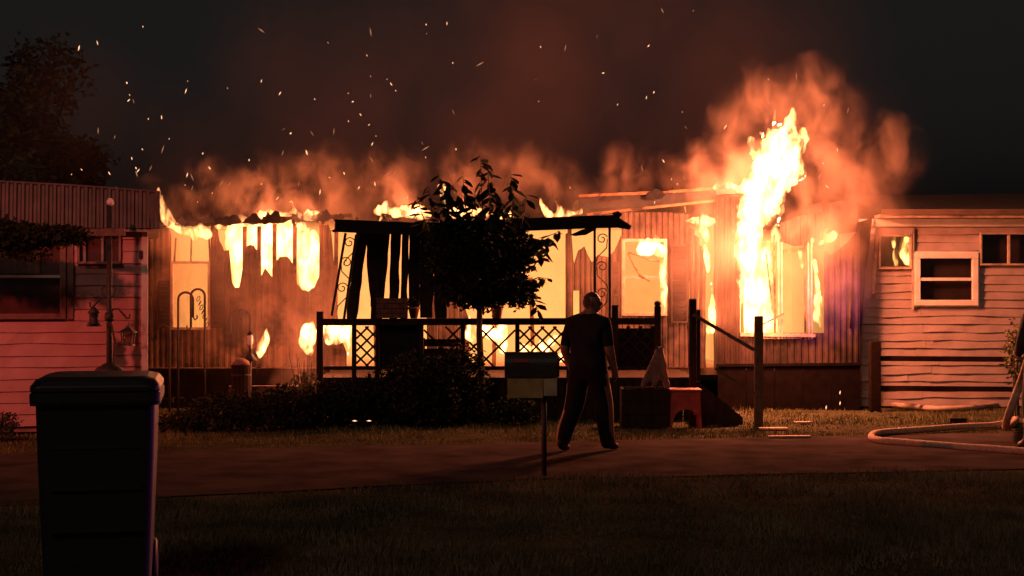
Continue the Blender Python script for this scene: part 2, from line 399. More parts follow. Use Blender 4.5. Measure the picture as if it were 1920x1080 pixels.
# ------------------------------------------------------------------ the burning home
YM, YB = 23.0, 22.6          # main wall plane, bay wall plane
FLOOR = 0.60
BH = thing('burning_mobile_home', 'burning tan mobile home with flames behind its ribbed walls and collapsed roof edge', 'house', (0, 0, 0))
def strip(x0, x1, zbot, ztop, y, m, name='siding_panel', ribs=2, parent=None, amp=0.016, lean=0.0, jag=0.02):
    """one ribbed siding panel; zbot / ztop are functions of x, so burnt edges are ragged outlines"""
    n = ribs * 6; vs_, fs_ = [], []
    for i in range(n + 1):
        x = x0 + (x1 - x0) * i / n; ph = (i % 6)
        d = -amp if ph in (2, 3, 4) else 0.0
        zb_, zt_ = zbot(x), ztop(x) + jag * N3((x * 23, y, 5)) + jag * 0.6 * N3((x * 61, y, 1))
        zt_ = max(zt_, zb_ + 0.02)
        cv_ = lean * (zt_ - zb_)
        vs_ += [(x, y + d, zb_), (x + cv_ * 0.3, y + d - cv_, zt_), (x + cv_ * 0.3, y + d + 0.012 - cv_, zt_), (x, y + d + 0.012, zb_)]
        if i:
            b = i * 4
            for k in range(4): fs_.append((b - 4 + k, b - 4 + (k + 1) % 4, b + (k + 1) % 4, b + k))
    e = n * 4; fs_ += [(3, 2, 1, 0), (e, e + 1, e + 2, e + 3)]
    mb = MB(); mb.v = vs_; mb.f = fs_; return mb.build(name, m, parent or BH)
def prof(pts, Y):
    xs_ = [X(p[0], Y) for p in pts]; zs_ = [Z(p[1], Y) for p in pts]
    return lambda x: float(np.interp(x, xs_, zs_))
LEFT = prof([(255, 416), (300, 420), (318, 430), (321, 442), (396, 420), (407, 424), (412, 452), (421, 470), (430, 468), (435, 528), (441, 540), (449, 537), (455, 503), (462, 462), (470, 458), (478, 463), (484, 470), (486, 512), (490, 518), (497, 503), (505, 512), (511, 521), (514, 508), (518, 488), (527, 481), (536, 480), (544, 486), (550, 496), (556, 530), (566, 543), (577, 546), (588, 540), (599, 518), (603, 424), (615, 420), (622, 436), (628, 520), (634, 600), (642, 640), (650, 660)], YM)
base = lambda x: FLOOR
w1 = (X(321, YM), X(395, YM), Z(618, YM), Z(450, YM))
def strips_between(pa, pb, n, zb_, zt_, Y, m, **kw):
    for i in range(n):
        a = X(pa + (pb - pa) * i / n, Y); b = X(pa + (pb - pa) * (i + 1) / n, Y)
        strip(a + 0.001, b - 0.001, zb_, zt_, Y, m, **kw)
strips_between(256, 321, 3, base, LEFT, YM, m_siding_main)
strips_between(321, 395, 3, base, lambda x: w1[2], YM, m_siding_main, jag=0)
strips_between(395, 650, 11, base, LEFT, YM, m_siding_main)
# studs bared by the fire
for px0, px1, py in ((459, 459, 425), (486, 486, 424), (515, 514, 420), (553, 553, 420), (603, 601, 415), (631, 628, 420)):
    MB().bar(PT(px0, py, 23.07), PT(px1, 690, 23.07), 0.055, 0.075).build('stud', m_stud, BH)
tp = MB()
pp = [(256, 416), (330, 421), (400, 419), (440, 417), (500, 412), (560, 408), (600, 407), (660, 404)]
for (a, b) in zip(pp, pp[1:]):
    tp = MB().bar(PT(a[0], a[1], 23.03), PT(b[0], b[1] , 23.03), 0.05, 0.11); tp.build('top_plate', m_char, BH)
# window one: burnt-out upper sash, glowing lower sash
f = frame_boxes(MB(), w1[0], w1[1], w1[2], Z(490, YM), 22.975, 0.035, 0.07).build('window', m_trim_soot, BH)
MB().box(((w1[0] + w1[1]) / 2, 22.975, (w1[2] + Z(490, YM)) / 2), (w1[1] - w1[0] - 0.06, 0.006, Z(490, YM) - w1[2] - 0.06)).build('pane', m_glass_warm, f)
MB().bar(PT(359, 446, 22.98), PT(358, 490, 22.98), 0.018, 0.03).build('sash_bar', m_stud, f)
MB().bar(PT(330, 446, 22.98), PT(327, 490, 22.98), 0.02, 0.03).build('sash_bar', m_stud, f)
MB().bar(PT(392, 444, 22.98), PT(394, 490, 22.98), 0.025, 0.03).build('sash_bar', m_stud, f)
def shutter(x0, x1, z0, z1, y):
    s_ = frame_boxes(MB(), x0, x1, z0, z1, y, 0.025, 0.03).build('shutter', m_shutter, BH)
    n = 11
    for i in range(n):
        zc = z0 + 0.03 + (z1 - z0 - 0.06) * (i + 0.5) / n
        MB().box(((x0 + x1) / 2, y, zc), (x1 - x0 - 0.052, 0.008, (z1 - z0 - 0.06) / n * 0.98), Matrix.Rotation(R(24), 3, 'X')).build('slat', m_shutter, s_)
    return s_
shutter(X(297, 22.95), X(319, 22.95), Z(615, 22.95), Z(526, 22.95), 22.95)
shutter(X(396, 22.95), X(419, 22.95), Z(615, 22.95), Z(492, 22.95), 22.95)
# remains of the wall behind the porch
RM = prof([(1055, 445), (1062, 436), (1072, 440), (1076, 498), (1083, 470), (1096, 462), (1103, 480), (1110, 492), (1120, 478), (1140, 482), (1152, 470), (1165, 440), (1175, 420)], YM)
RB = lambda x: FLOOR
strips_between(1060, 1075, 1, base, RM, YM, m_siding_burnt, ribs=1)
strips_between(1086, 1165, 4, base, RM, YM, m_siding_burnt)
strips_between(1075, 1086, 1, lambda x: Z(545, YM) , RM, YM, m_siding_burnt, ribs=1)
for px0, px1, py, z in ((1068, 1068, 420, 690), (700, 706, 430, 690), (760, 756, 420, 690), (845, 850, 430, 690), (930, 926, 440, 690), (995, 1000, 520, 690)):
    MB().bar(PT(px0, py, 23.08), PT(px1, z, 23.08), 0.06, 0.08).build('stud', m_stud, BH)
strips_between(800, 880, 4, base, prof([(800, 560), (820, 500), (840, 520), (860, 540), (880, 600)], YM), YM, m_siding_burnt)
w2 = (X(1165, YM), X(1250, YM), Z(592, YM), Z(448, YM))
strips_between(1165, 1250, 4, base, lambda x: w2[2], YM, m_siding_burnt, jag=0)
strips_between(1165, 1250, 4, lambda x: w2[3], prof([(1165, 398), (1250, 398)], YM), YM, m_siding_burnt, jag=0)
wf = window(BH, *w2[:2], w2[2], w2[3], 22.97, m_trim_soot, m_glass_warm, 0.05)
MB().tube([PT(1178, 475, 22.93), PT(1190, 500, 22.94), PT(1200, 515, 22.93), PT(1218, 527, 22.94)], 0.018, 6).build('melted_strip', m_stud, wf, smooth=True)
MB().tube([PT(1178, 473, 22.93), PT(1200, 480, 22.94), PT(1220, 488, 22.93), PT(1238, 490, 22.94)], 0.014, 6).build('melted_strip', m_stud, wf, smooth=True)
shutter(X(1146, 22.95), X(1162, 22.95), Z(600, 22.95), Z(490, 22.95), 22.95)
shutter(X(1258, 22.95), X(1290, 22.95), Z(605, 22.95), Z(458, 22.95), 22.95)
strips_between(1250, 1292, 2, base, prof([(1250, 398), (1292, 402)], YM), YM, m_siding_burnt)
# warped, peeling panels beside the bay
for (t0, t1, b0, b1, tz, bz, yy) in ((1291, 1303, 1292, 1300, 425, 690, 22.9), (1302, 1312, 1301, 1311, 440, 680, 22.86), (1311, 1322, 1310, 1324, 460, 690, 22.92), (1338, 1347, 1338, 1347, 400, 690, 22.9)):
    a, b, c, d = PT(t0, tz, yy), PT(t1, tz + 6, yy - 0.03), PT(b1, bz, yy + 0.05), PT(b0, bz, yy + 0.05)
    n = 10; mm = MB(); vs_ = []; fs_ = []
    for i in range(n + 1):
        t = i / n; l = a.lerp(d, t); r = b.lerp(c, t); k = 0.035 * N3((t0, t * 3, 1)); k2 = 0.05 * N3((t0 * 0.3, t * 2.4, 7))
        vs_ += [l + Vector((k, k2, 0)), (l + r) / 2 + Vector((k, k2 - 0.03, 0)), r + Vector((k, k2, 0)), (l + r) / 2 + Vector((k, k2 + 0.012, 0))]
        if i:
            q = i * 4; fs_ += [(q - 4 + e, q - 4 + (e + 1) % 4, q + (e + 1) % 4, q + e) for e in range(4)]
    fs_ += [(3, 2, 1, 0), (4 * n, 4 * n + 1, 4 * n + 2, 4 * n + 3)]
    mm.v = vs_; mm.f = fs_; mm.build('warped_panel', m_siding_burnt, BH)
# the bay
strips_between(1345, 1388, 2, base, prof([(1345, 366), (1388, 366)], YB), YB, mat('scorched_panel', (0.035, 0.02, 0.016), 0.85, 0.35, 6, spec=0.1), jag=0.004)
strips_between(1388, 1545, 6, base, lambda x: Z(624, YB), YB, m_siding_bay, jag=0)
BAYT = prof([(1545, 466), (1556, 478), (1570, 470), (1590, 452), (1602, 438), (1612, 430)], YB)
strips_between(1545, 1612, 3, base, BAYT, YB, m_siding_bay)
strips_between(1462, 1546, 3, prof([(1462, 452), (1490, 462), (1520, 458), (1546, 472)], YB), prof([(1462, 420), (1500, 404), (1546, 396)], YB), YB, m_siding_bay)
for i in range(2):   # left return of the bay
    a = YB + 0.19 * i
    MB().box((X(1345, YB) + 0.008, a + 0.11, (FLOOR + 3.05) / 2), (0.016, 0.186, 3.05 - FLOOR)).build('siding_panel', m_siding_bay, BH)
for i in range(5):
    a = YB + 0.25 * i
    MB().box((X(1612, YB) - 0.008, a + 0.13, (FLOOR + 2.55) / 2), (0.016, 0.245, 2.55 - FLOOR)).build('siding_panel', m_siding_bay, BH)
bw = MB().box((X(1466, YB), YB - 0.02, Z(634, YB)), (X(1523, YB) - X(1450, YB), 0.02, 0.02)).build('window', m_trim_soot, BH)
for px, top, m_ in ((1452, 440, m_stud), (1459, 450, m_trim_soot), (1465, 455, m_trim_soot), (1509, 452, m_stud), (1515, 455, m_trim_soot), (1521, 458, m_trim_soot)):
    MB().bar(PT(px, top, YB - 0.02), PT(px + 1, 636, YB - 0.02), 0.022, 0.06).build('window_post', m_, bw)
MB().bar(PT(1388, 627, YB - 0.03), PT(1528, 629, YB - 0.03), 0.05, 0.09).build('sill', m_trim_soot, bw)
MB().bar(PT(1390, 400, YB + 0.02), PT(1392, 624, YB + 0.02), 0.04, 0.07).build('window_post', m_stud, bw)
MB().bar(PT(1466, 472, YB + 0.02), PT(1508, 466, YB + 0.02), 0.05, 0.07).build('window_head', m_stud, bw)
MB().bar(PT(1430, 608, YB - 0.12), PT(1470, 588, YB - 0.12), 0.02, 0.02).build('fallen_strip', m_stud, bw)
MB().bar(PT(1436, 470, YB - 0.02), PT(1446, 560, YB - 0.02), 0.02, 0.03).build('fallen_strip', m_stud, bw)
# peeling end panel
n = 8; mm = MB(); vs_ = []; fs_ = []
for i in range(n + 1):
    t = i / n; l = PT(1606 + (1592 - 1606) * t, 418 + 198 * t, YB - 0.04); r = PT(1636 + (1613 - 1636) * t, 408 + 208 * t, YB + 0.27)
    c = 0.03 * math.sin(t * 5); vs_ += [l + Vector((0, c, 0)), r + Vector((0, c, 0)), r + Vector((0, c + 0.015, 0)), l + Vector((0, c + 0.015, 0))]
    if i:
        q = i * 4; fs_ += [(q - 4 + e, q - 4 + (e + 1) % 4, q + (e + 1) % 4, q + e) for e in range(4)]
fs_ += [(3, 2, 1, 0), (4 * n, 4 * n + 1, 4 * n + 2, 4 * n + 3)]
mm.v = vs_; mm.f = fs_; o = mm.build('peeling_panel', mat('scorched_panel', (0.09, 0.045, 0.035), 0.7, 0.35, 6), BH); o['label'] = 'scorched end panel peeling away from the bay corner'
# roof sheets and dark fascia
for (a, b, ya, yb, hh) in ((1085, 1240, 392, 386, 0.17), (1240, 1345, 386, 378, 0.17)):
    MB().prism([(X(a, 22.8), Z(ya, 22.8)), (X(b, 22.8), Z(yb, 22.8)), (X(b, 22.8), Z(yb, 22.8) + hh), (X(a, 22.8), Z(ya, 22.8) + hh)], 22.8, 22.84).build('fascia', m_roofdark, BH)
    MB().prism([(X(a, 22.75), Z(ya, 22.8) + hh + 0.003), (X(b, 22.75), Z(yb, 22.8) + hh + 0.003), (X(b, 22.75), Z(yb, 22.8) + hh + 0.05), (X(a, 22.75), Z(ya, 22.8) + hh + 0.04)], 22.74, 22.80).build('roof_edge', m_stud, BH)
    MB().add([(X(a, 22.8), 22.81, Z(ya, 22.8) + hh - 0.02), (X(b, 22.8), 22.81, Z(yb, 22.8) + hh - 0.02), (X(b, 22.8), 25.0, 3.25), (X(a, 22.8), 25.0, 3.15), (X(b, 22.8), 27.0, 2.9), (X(a, 22.8), 27.0, 2.8)], [(0, 1, 2, 3), (3, 2, 4, 5)]).build('roof', m_roofdark, BH)
MB().bar(PT(1100, 402, 22.72), PT(1345, 376, 22.72), 0.035, 0.05).build('gutter', m_stud, BH)
MB().prism([(X(1340, YB), Z(366, YB)), (X(1392, YB), Z(364, YB)), (X(1392, YB), Z(352, YB)), (X(1340, YB), Z(356, YB))], YB - 0.15, YB - 0.05).build('fascia', m_roofdark, BH)
for (a, b, c, d, yy) in ((1512, 1545, 430, 378, 22.8), (1552, 1612, 442, 372, 22.9)):
    MB().prism([(X(a, yy), Z(c, yy)), (X(b, yy), Z(c - 8, yy)), (X(b - 6, yy), Z(d, yy)), (X(a + 4, yy), Z(d + 8, yy))], yy, yy + 0.03).build('roof_fragment', m_roofdark, BH)
# burnt scraps of sheet and lath standing ragged along the roof edge
rr_ = random.Random(91)
for k in range(46):
    px = rr_.uniform(275, 640) if k < 26 else rr_.uniform(1085, 1345) if k < 38 else rr_.uniform(1500, 1612)
    yb_ = float(np.interp(px, [275, 640, 1085, 1345, 1500, 1612], [418, 406, 374, 358, 420, 430])); yy = rr_.uniform(22.72, 22.98) if k < 38 else YB + 0.05
    w_ = rr_.uniform(5, 22); h_ = rr_.uniform(4, 16)
    ol = [(px - w_, yb_ + rr_.uniform(2, 9)), (px - w_ * 0.4, yb_ + rr_.uniform(3, 12)), (px + w_ * 0.5, yb_ + rr_.uniform(2, 10)), (px + w_, yb_ + rr_.uniform(0, 5)), (px + w_ * 0.6, yb_ - h_ * rr_.random()), (px + w_ * 0.1, yb_ - h_), (px - w_ * 0.3, yb_ - h_ * rr_.uniform(0.2, 0.7)), (px - w_ * 0.8, yb_ - h_ * rr_.uniform(0.0, 0.4))]
    MB().prism([(X(a_, yy), Z(b_, yy)) for a_, b_ in ol], yy, yy + 0.02).build('roof_fragment', m_char, BH)
# charred rafters of the fallen roof
for px in range(300, 1080, 62):
    j = random.uniform(-8, 8)
    MB().bar(PT(px + j, 417 + random.uniform(-4, 3), 23.0), PT(px + j * 0.5 + random.uniform(-10, 10), 405 + random.uniform(-12, 6), 25.2), 0.045, 0.10, (0, 0, 1)).build('rafter', m_char, BH)
# floor, back and end walls, inner partitions
xa, xb = X(256, YM), X(1612, YB)
MB().box(((xa + xb) / 2, 25.0, FLOOR - 0.06), (xb - xa - 0.1, 3.9, 0.11)).build('floor', m_interior, BH)
MB().box(((xa + xb) / 2, 27.0, 1.7), (xb - xa, 0.06, 2.2)).build('back_wall', m_interior, BH)
MB().box((xa + 0.03, 25.0, 1.7), (0.05, 3.9, 2.2)).build('end_wall', m_interior, BH)
MB().box((xb - 0.05, 25.2, 1.6), (0.05, 3.5, 2.0)).build('end_wall', m_interior, BH)
MB().box((X(1385, YB), 25.4, 1.7), (0.05, 3.1, 2.2)).build('partition', m_interior, BH)
MB().box(((X(1352, YB) + xb) / 2, YB + 0.25, FLOOR - 0.075), (xb - X(1352, YB) - 0.06, 0.42, 0.1)).build('floor', m_interior, BH)
# skirting panels under floor level
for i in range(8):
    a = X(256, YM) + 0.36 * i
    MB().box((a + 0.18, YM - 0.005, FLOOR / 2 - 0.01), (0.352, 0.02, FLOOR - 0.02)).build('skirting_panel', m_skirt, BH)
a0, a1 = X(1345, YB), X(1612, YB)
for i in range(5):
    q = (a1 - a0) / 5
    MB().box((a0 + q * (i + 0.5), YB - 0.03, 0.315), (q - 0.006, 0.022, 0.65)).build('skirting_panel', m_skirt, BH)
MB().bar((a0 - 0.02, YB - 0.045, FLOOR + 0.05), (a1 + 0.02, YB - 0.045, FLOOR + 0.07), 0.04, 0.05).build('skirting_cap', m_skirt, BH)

# ------------------------------------------------------------------ porch
YP = 20.6
PO = thing('porch', 'charred front porch with lattice rail and sagging awning', 'porch', (0, 0, 0))
PF = 0.58
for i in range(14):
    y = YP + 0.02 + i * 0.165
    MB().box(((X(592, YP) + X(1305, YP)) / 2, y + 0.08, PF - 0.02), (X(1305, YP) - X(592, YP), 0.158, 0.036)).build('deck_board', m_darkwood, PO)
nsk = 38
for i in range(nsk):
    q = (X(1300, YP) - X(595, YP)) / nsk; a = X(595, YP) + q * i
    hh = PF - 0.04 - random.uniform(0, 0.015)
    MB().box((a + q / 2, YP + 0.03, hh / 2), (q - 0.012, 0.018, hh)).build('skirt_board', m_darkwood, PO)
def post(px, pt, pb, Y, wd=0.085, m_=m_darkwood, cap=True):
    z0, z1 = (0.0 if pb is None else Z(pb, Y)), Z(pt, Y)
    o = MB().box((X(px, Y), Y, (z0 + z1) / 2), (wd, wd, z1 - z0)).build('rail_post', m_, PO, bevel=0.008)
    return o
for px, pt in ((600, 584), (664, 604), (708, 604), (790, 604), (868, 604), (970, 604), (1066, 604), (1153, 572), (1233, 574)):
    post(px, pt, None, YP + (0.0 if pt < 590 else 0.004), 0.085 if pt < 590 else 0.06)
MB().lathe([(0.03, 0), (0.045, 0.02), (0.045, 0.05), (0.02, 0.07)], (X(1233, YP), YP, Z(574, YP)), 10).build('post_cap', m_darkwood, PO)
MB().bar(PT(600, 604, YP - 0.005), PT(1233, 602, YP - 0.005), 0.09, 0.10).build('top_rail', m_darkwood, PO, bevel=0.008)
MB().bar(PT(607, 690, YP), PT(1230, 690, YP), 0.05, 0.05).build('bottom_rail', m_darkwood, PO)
def lattice(p0, p1, keep=1.0, y=YP + 0.03):
    x0, x1, z0, z1 = X(p0, y), X(p1, y), Z(688, y), Z(612, y); sp = 0.165
    for sgn in (1, -1):
        d0 = -(z1 - z0) if sgn > 0 else 0
        c = (x0 - (z1 - z0)) if sgn > 0 else x0
        while c < (x1 if sgn > 0 else x1 + (z1 - z0)):
            # line: x = c + sgn*(z - z0)
            za, zb_ = z0, z1
            if sgn > 0: za = max(z0, z0 + x0 - c); zb_ = min(z1, z0 + x1 - c)
            else: za = max(z0, z0 + c - x1); zb_ = min(z1, z0 + c - x0)
            if zb_ - za > 0.05 and random.random() < keep:
                yy = y + (0.006 if sgn > 0 else -0.006)
                MB().bar((c + sgn * (za - z0), yy, za), (c + sgn * (zb_ - z0), yy, zb_), 0.027, 0.009).build('lattice_strip', m_darkwood, PO)
            c += sp
lattice(668, 705); lattice(795, 866, 0.45); lattice(880, 966, 0.35); lattice(974, 1063); lattice(1158, 1230)
# scorched hardboard still fixed behind the last lattice bay
MB().box((X(1194, YP + 0.06), YP + 0.06, Z(655, YP)), (0.5, 0.008, 0.56)).build('backing_board', m_char, PO)
MB().box((X(749, YP + 0.07), YP + 0.07, Z(650, YP)), (0.56, 0.02, 0.62)).build('backing_board', m_char, PO)
# awning: sagging dark sheet on a front beam, splintered at the right end
aw = [(628, 411), (700, 414), (780, 417), (860, 416), (940, 411), (1040, 407), (1110, 404), (1160, 403)]
for (a, b) in zip(aw, aw[1:]):
    MB().add([PT(a[0], a[1], YP - 0.1), PT(b[0], b[1], YP - 0.1), PT(b[0], b[1] + 24, YP - 0.1), PT(a[0], a[1] + 24, YP - 0.1),
              PT(a[0], a[1], YP), PT(b[0], b[1], YP), PT(b[0], b[1] + 24, YP), PT(a[0], a[1] + 24, YP)],
             [(0, 1, 2, 3), (7, 6, 5, 4), (0, 4, 5, 1), (3, 2, 6, 7), (0, 3, 7, 4), (1, 5, 6, 2)]).build('awning_beam', m_char, PO)
    pa, pb = PT(a[0], a[1] + 2, YP + 0.002), PT(b[0], b[1] + 2, YP + 0.002)
    pc, pd = Vector((pb.x, 22.78, pb.z + 0.02)), Vector((pa.x, 22.78, pa.z + 0.02)); dz = Vector((0, 0, -0.04))
    MB().add([pa, pb, pc, pd, pa + dz, pb + dz, pc + dz, pd + dz], [(0, 1, 2, 3), (7, 6, 5, 4), (0, 4, 5, 1), (1, 5, 6, 2), (2, 6, 7, 3), (3, 7, 4, 0)]).build('awning_sheet', m_char, PO)
for pts in ([(1150, 402), (1168, 414), (1183, 424), (1180, 431), (1160, 428), (1145, 418)], [(1112, 424), (1088, 432), (1068, 441), (1078, 443), (1098, 441), (1118, 430)], [(634, 428), (622, 433), (626, 436), (642, 434)], [(1146, 400), (1158, 396), (1166, 402), (1158, 412)]):
    MB().prism([(X(x, YP), Z(z, YP)) for x, z in pts], YP - 0.09, YP - 0.05).build('splinter', m_char, PO)
# hanging charred boards behind the left half of the awning
for (t0, t1, b0, b1, tz, bz) in ((668, 690, 648, 668, 436, 604), (684, 711, 694, 712, 436, 575), (709, 724, 692, 712, 437, 607), (712, 731, 705, 716, 438, 604), (733, 752, 729, 745, 438, 600), (754, 767, 750, 763, 438, 600), (767, 790, 766, 786, 438, 585), (789, 814, 786, 812, 440, 596), (812, 832, 815, 838, 440, 604)):
    yy = 21.0 + random.uniform(-0.1, 0.1); n = 9; mm = MB(); vs_ = []; fs_ = []
    for i in range(n + 1):
        t = i / n
        l = PT(t0 + (b0 - t0) * t + 3.0 * N3((t0, t * 3, 0)), tz + (bz - tz) * t, yy); r = PT(t1 + (b1 - t1) * t + 3.5 * N3((t1, t * 4, 5)), tz + (bz - tz) * t, yy)
        if t > 0.8: k = (t - 0.8) * random.uniform(0.2, 1.2); l = l.lerp((l + r) / 2, k); r = r.lerp((l + r) / 2, k * 0.7)
        vs_ += [l, r, r + Vector((0, 0.02, 0)), l + Vector((0, 0.02, 0))]
        if i:
            q = i * 4; fs_ += [(q - 4 + e, q - 4 + (e + 1) % 4, q + (e + 1) % 4, q + e) for e in range(4)]
    fs_ += [(3, 2, 1, 0), (4 * n, 4 * n + 1, 4 * n + 2, 4 * n + 3)]; mm.v = vs_; mm.f = fs_; mm.build('charred_board', m_char, PO)
# wrought-iron scroll posts
def scroll(c, r, turns, sx, a0=0.0, up=1):
    pts = []
    for i in range(22):
        t = i / 21; a = a0 + turns * 2 * math.pi * t; rr = r * (1 - 0.75 * t)
        pts.append(Vector(c) + Vector((sx * math.cos(a) * rr, 0, up * math.sin(a) * rr)))
    return pts
def ironpost(l0, l1, r0, r1, ys, Y):
    o = MB().bar(PT(l0[0], l0[1], Y), PT(l1[0], l1[1], Y), 0.032, 0.032).build('scroll_post', m_darkmetal, PO)
    MB().bar(PT(r0[0], r0[1], Y), PT(r1[0], r1[1], Y), 0.032, 0.032).build('post_rod', m_darkmetal, o)
    for k, py in enumerate(ys):
        t = (py - l0[1]) / (l1[1] - l0[1]); xl = l0[0] + (l1[0] - l0[0]) * t; xr = r0[0] + (r1[0] - r0[0]) * t
        s = 1 if k % 2 == 0 else -1
        c = PT((xl + xr) / 2, py, Y)
        MB().tube(scroll(c, 0.075, 1.25, s, 0.3, 1), 0.008, 5).build('scroll', m_darkmetal, o, smooth=True)
        MB().tube([c + Vector((s * 0.07, 0, 0.0)), c + Vector((s * 0.06, 0, -0.12)), c + Vector((-s * 0.06, 0, -0.24)), c + Vector((-s * 0.075, 0, -0.3))], 0.008, 5).build('scroll', m_darkmetal, o, smooth=True)
ironpost((648, 437), (622, 592), (668, 440), (645, 598), (455, 492, 540), YP + 0.05)
ironpost((1115, 425), (1115, 600), (1143, 425), (1143, 600), (448, 500, 550), YP + 0.05)

# stairs at the right end of the porch
ST = thing('porch_stairs', 'dark wooden steps with sloping handrails beside the bay', 'stairs', (0, 0, 0))
for px0, px1, py in ((1308, 1347, 748), (1308, 1384, 773)):
    for k in range(2):
        MB().box(((X(px0, 20.2) + X(px1, 20.2)) / 2, 20.02 + 0.4 * k + 0.2, Z(py, 20.2) - 0.02), (X(px1, 20.2) - X(px0, 20.2), 0.385, 0.038)).build('tread', m_wood, ST)
    MB().box((X(px1 - 3, 20.2), 20.42, (Z(py, 20.2) - 0.04) / 2), (0.02, 0.76, Z(py, 20.2) - 0.045)).build('riser', m_darkwood, ST)
for y in (19.97, 20.85):
    MB().prism([(X(1300, 20.2), 0.0), (X(1388, 20.2), 0.0), (X(1388, 20.2), 0.1), (X(1306, 20.2), 0.56), (X(1300, 20.2), 0.56)], y, y + 0.035).build('stringer', m_darkwood, ST)
YS = 19.9
MB().box((X(1299, YS), YS, Z(560, YS) / 2), (0.09, 0.09, Z(560, YS))).build('post', m_darkwood, ST, bevel=0.008)
MB().box((X(1420, YS), YS - 0.1, Z(592, YS) / 2), (0.105, 0.105, Z(592, YS))).build('post', m_wood, ST, bevel=0.01)
MB().bar(PT(1300, 590, YS - 0.06), PT(1414, 656, YS - 0.1), 0.045, 0.05).build('handrail', m_wood, ST)
MB().bar(PT(1340, 690, YS - 0.06), PT(1414, 738, YS - 0.1), 0.035, 0.05).build('lower_rail', m_wood, ST)
MB().box((X(1312, YS + 0.6), YS + 0.85, Z(640, YS) / 2 + 0.1), (0.07, 0.07, Z(560, YS) + 0.05)).build('post', m_darkwood, ST)

# ------------------------------------------------------------------ the neighbour on the right
RH = thing('neighbour_house', 'cream lap sided house with white window, its siding buckled by heat', 'house', (0, 0, 0))
YR = 22.98
rx = lambda px: X(px, YR)
rz = lambda py: Z(py, YR)
openings = [(rx(1646), rx(1709), rz(505), rz(440)), (rx(1713), rx(1832), rz(573), rz(474)), (rx(1836), rx(1960), rz(498), rz(436))]
nb = 22; zb, zt = 0.03, rz(424); h = (zt - zb) / nb
for i in range(nb):
    z0 = zb + h * i; z1 = z0 + h + 0.012; zc = z0 + h / 2
    cuts = sorted([(o_[0], o_[1]) for o_ in openings if o_[2] - 0.02 < zc < o_[3] + 0.02])
    a = rx(1575); segs = []
    for c0, c1 in cuts + [(rx(2120), None)]:
        if c0 - a > 0.06: segs.append((a, c0))
        a = c1
    for (s0, s1) in segs:
        ps = [s0]
        if s1 - s0 > 1.6:
            ps.append(s0 + (0.6 + 0.9 * random.random()))
        ps.append(s1)
        for a_, b_ in zip(ps, ps[1:]):
            lap_board(a_ + 0.002, b_ - 0.002, z0, z1, YR, 0.024 if a_ < rx(1800) else 0.010, 0.024, i * 2.13 + a_, -0.01 if random.random() < 0.4 else 0).build('siding_board', m_siding_right, RH)
MB().box(((rx(1575) + rx(2120)) / 2, YR + 2.2, 1.35), (rx(2120) - rx(1575), 3.5, 2.7)).build('wall', mat('right_house_wall', (0.12, 0.08, 0.06), 0.85), RH)
MB().box(((rx(1600) + rx(2130)) / 2, YR - 0.04, rz(418)), (rx(2130) - rx(1600), 0.05, 0.11)).build('frieze_board', m_trim, RH)
MB().box(((rx(1640) + rx(2130)) / 2, YR - 0.18, rz(407)), (rx(2130) - rx(1640), 0.4, 0.05)).build('eave', m_trim_soot, RH)
MB().add([(rx(1640), YR - 0.4, rz(405)), (rx(2140), YR - 0.4, rz(402)), (rx(2140), YR + 1.9, rz(345)), (rx(1640), YR + 1.9, rz(352)), (rx(1640), YR + 4.2, rz(405)), (rx(2140), YR + 4.2, rz(405))], [(0, 1, 2, 3), (3, 2, 5, 4)]).build('roof', m_roofdark, RH)
MB().box(((rx(1640) + rx(2130)) / 2, YR - 0.41, rz(400)), (rx(2130) - rx(1640), 0.03, 0.08)).build('gutter', mat('gutter_brown', (0.12, 0.07, 0.05), 0.5), RH)
o_ = openings[1]
wn = window(RH, o_[0], o_[1], o_[2], o_[3], YR - 0.03, m_trim, m_glass_dark, 0.085)
frame_boxes(MB(), o_[0] - 0.02, o_[1] + 0.02, o_[2] - 0.02, o_[3] + 0.02, YR - 0.02, 0.03, 0.05).build('window_casing', m_trim, wn)
bk = MB().box(((o_[0] + o_[1]) / 2, YR + 0.09, (o_[2] + o_[3]) / 2), (o_[1] - o_[0] - 0.1, 0.01, o_[3] - o_[2] - 0.1)).build('blind', mat('dark_blind', (0.06, 0.04, 0.035), 0.8), wn)
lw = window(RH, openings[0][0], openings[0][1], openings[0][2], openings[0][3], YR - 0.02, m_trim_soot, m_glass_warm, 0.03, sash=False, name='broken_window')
rw = window(RH, openings[2][0], openings[2][1], openings[2][2], openings[2][3], YR - 0.02, m_trim_soot, m_glass_dark, 0.03, sash=False, name='dark_window')
MB().box((rx(1890), YR - 0.03, (openings[2][2] + openings[2][3]) / 2), (0.03, 0.05, openings[2][3] - openings[2][2])).build('mullion', m_trim_soot, rw)
MB().box((rx(1899), YR + 0.09, (openings[2][2] + openings[2][3]) / 2), (1.0, 0.01, openings[2][3] - openings[2][2])).build('blind', mat('dark_blind', (0.06, 0.04, 0.035), 0.8), rw)
MB().bar(PT(1712, 428, YR - 0.04), PT(1712, 580, YR - 0.04), 0.03, 0.03).build('channel_strip', m_trim_soot, RH)
MB().bar(PT(1644, 440, YR - 0.05), PT(1636, 550, YR - 0.12), 0.05, 0.02).build('hanging_strip', m_trim_soot, RH)
MB().box(((rx(1575) + rx(2120)) / 2, YR + 0.02, 0.02), (rx(2120) - rx(1575), 0.05, 0.06)).build('sill_plate', m_skirt, RH)
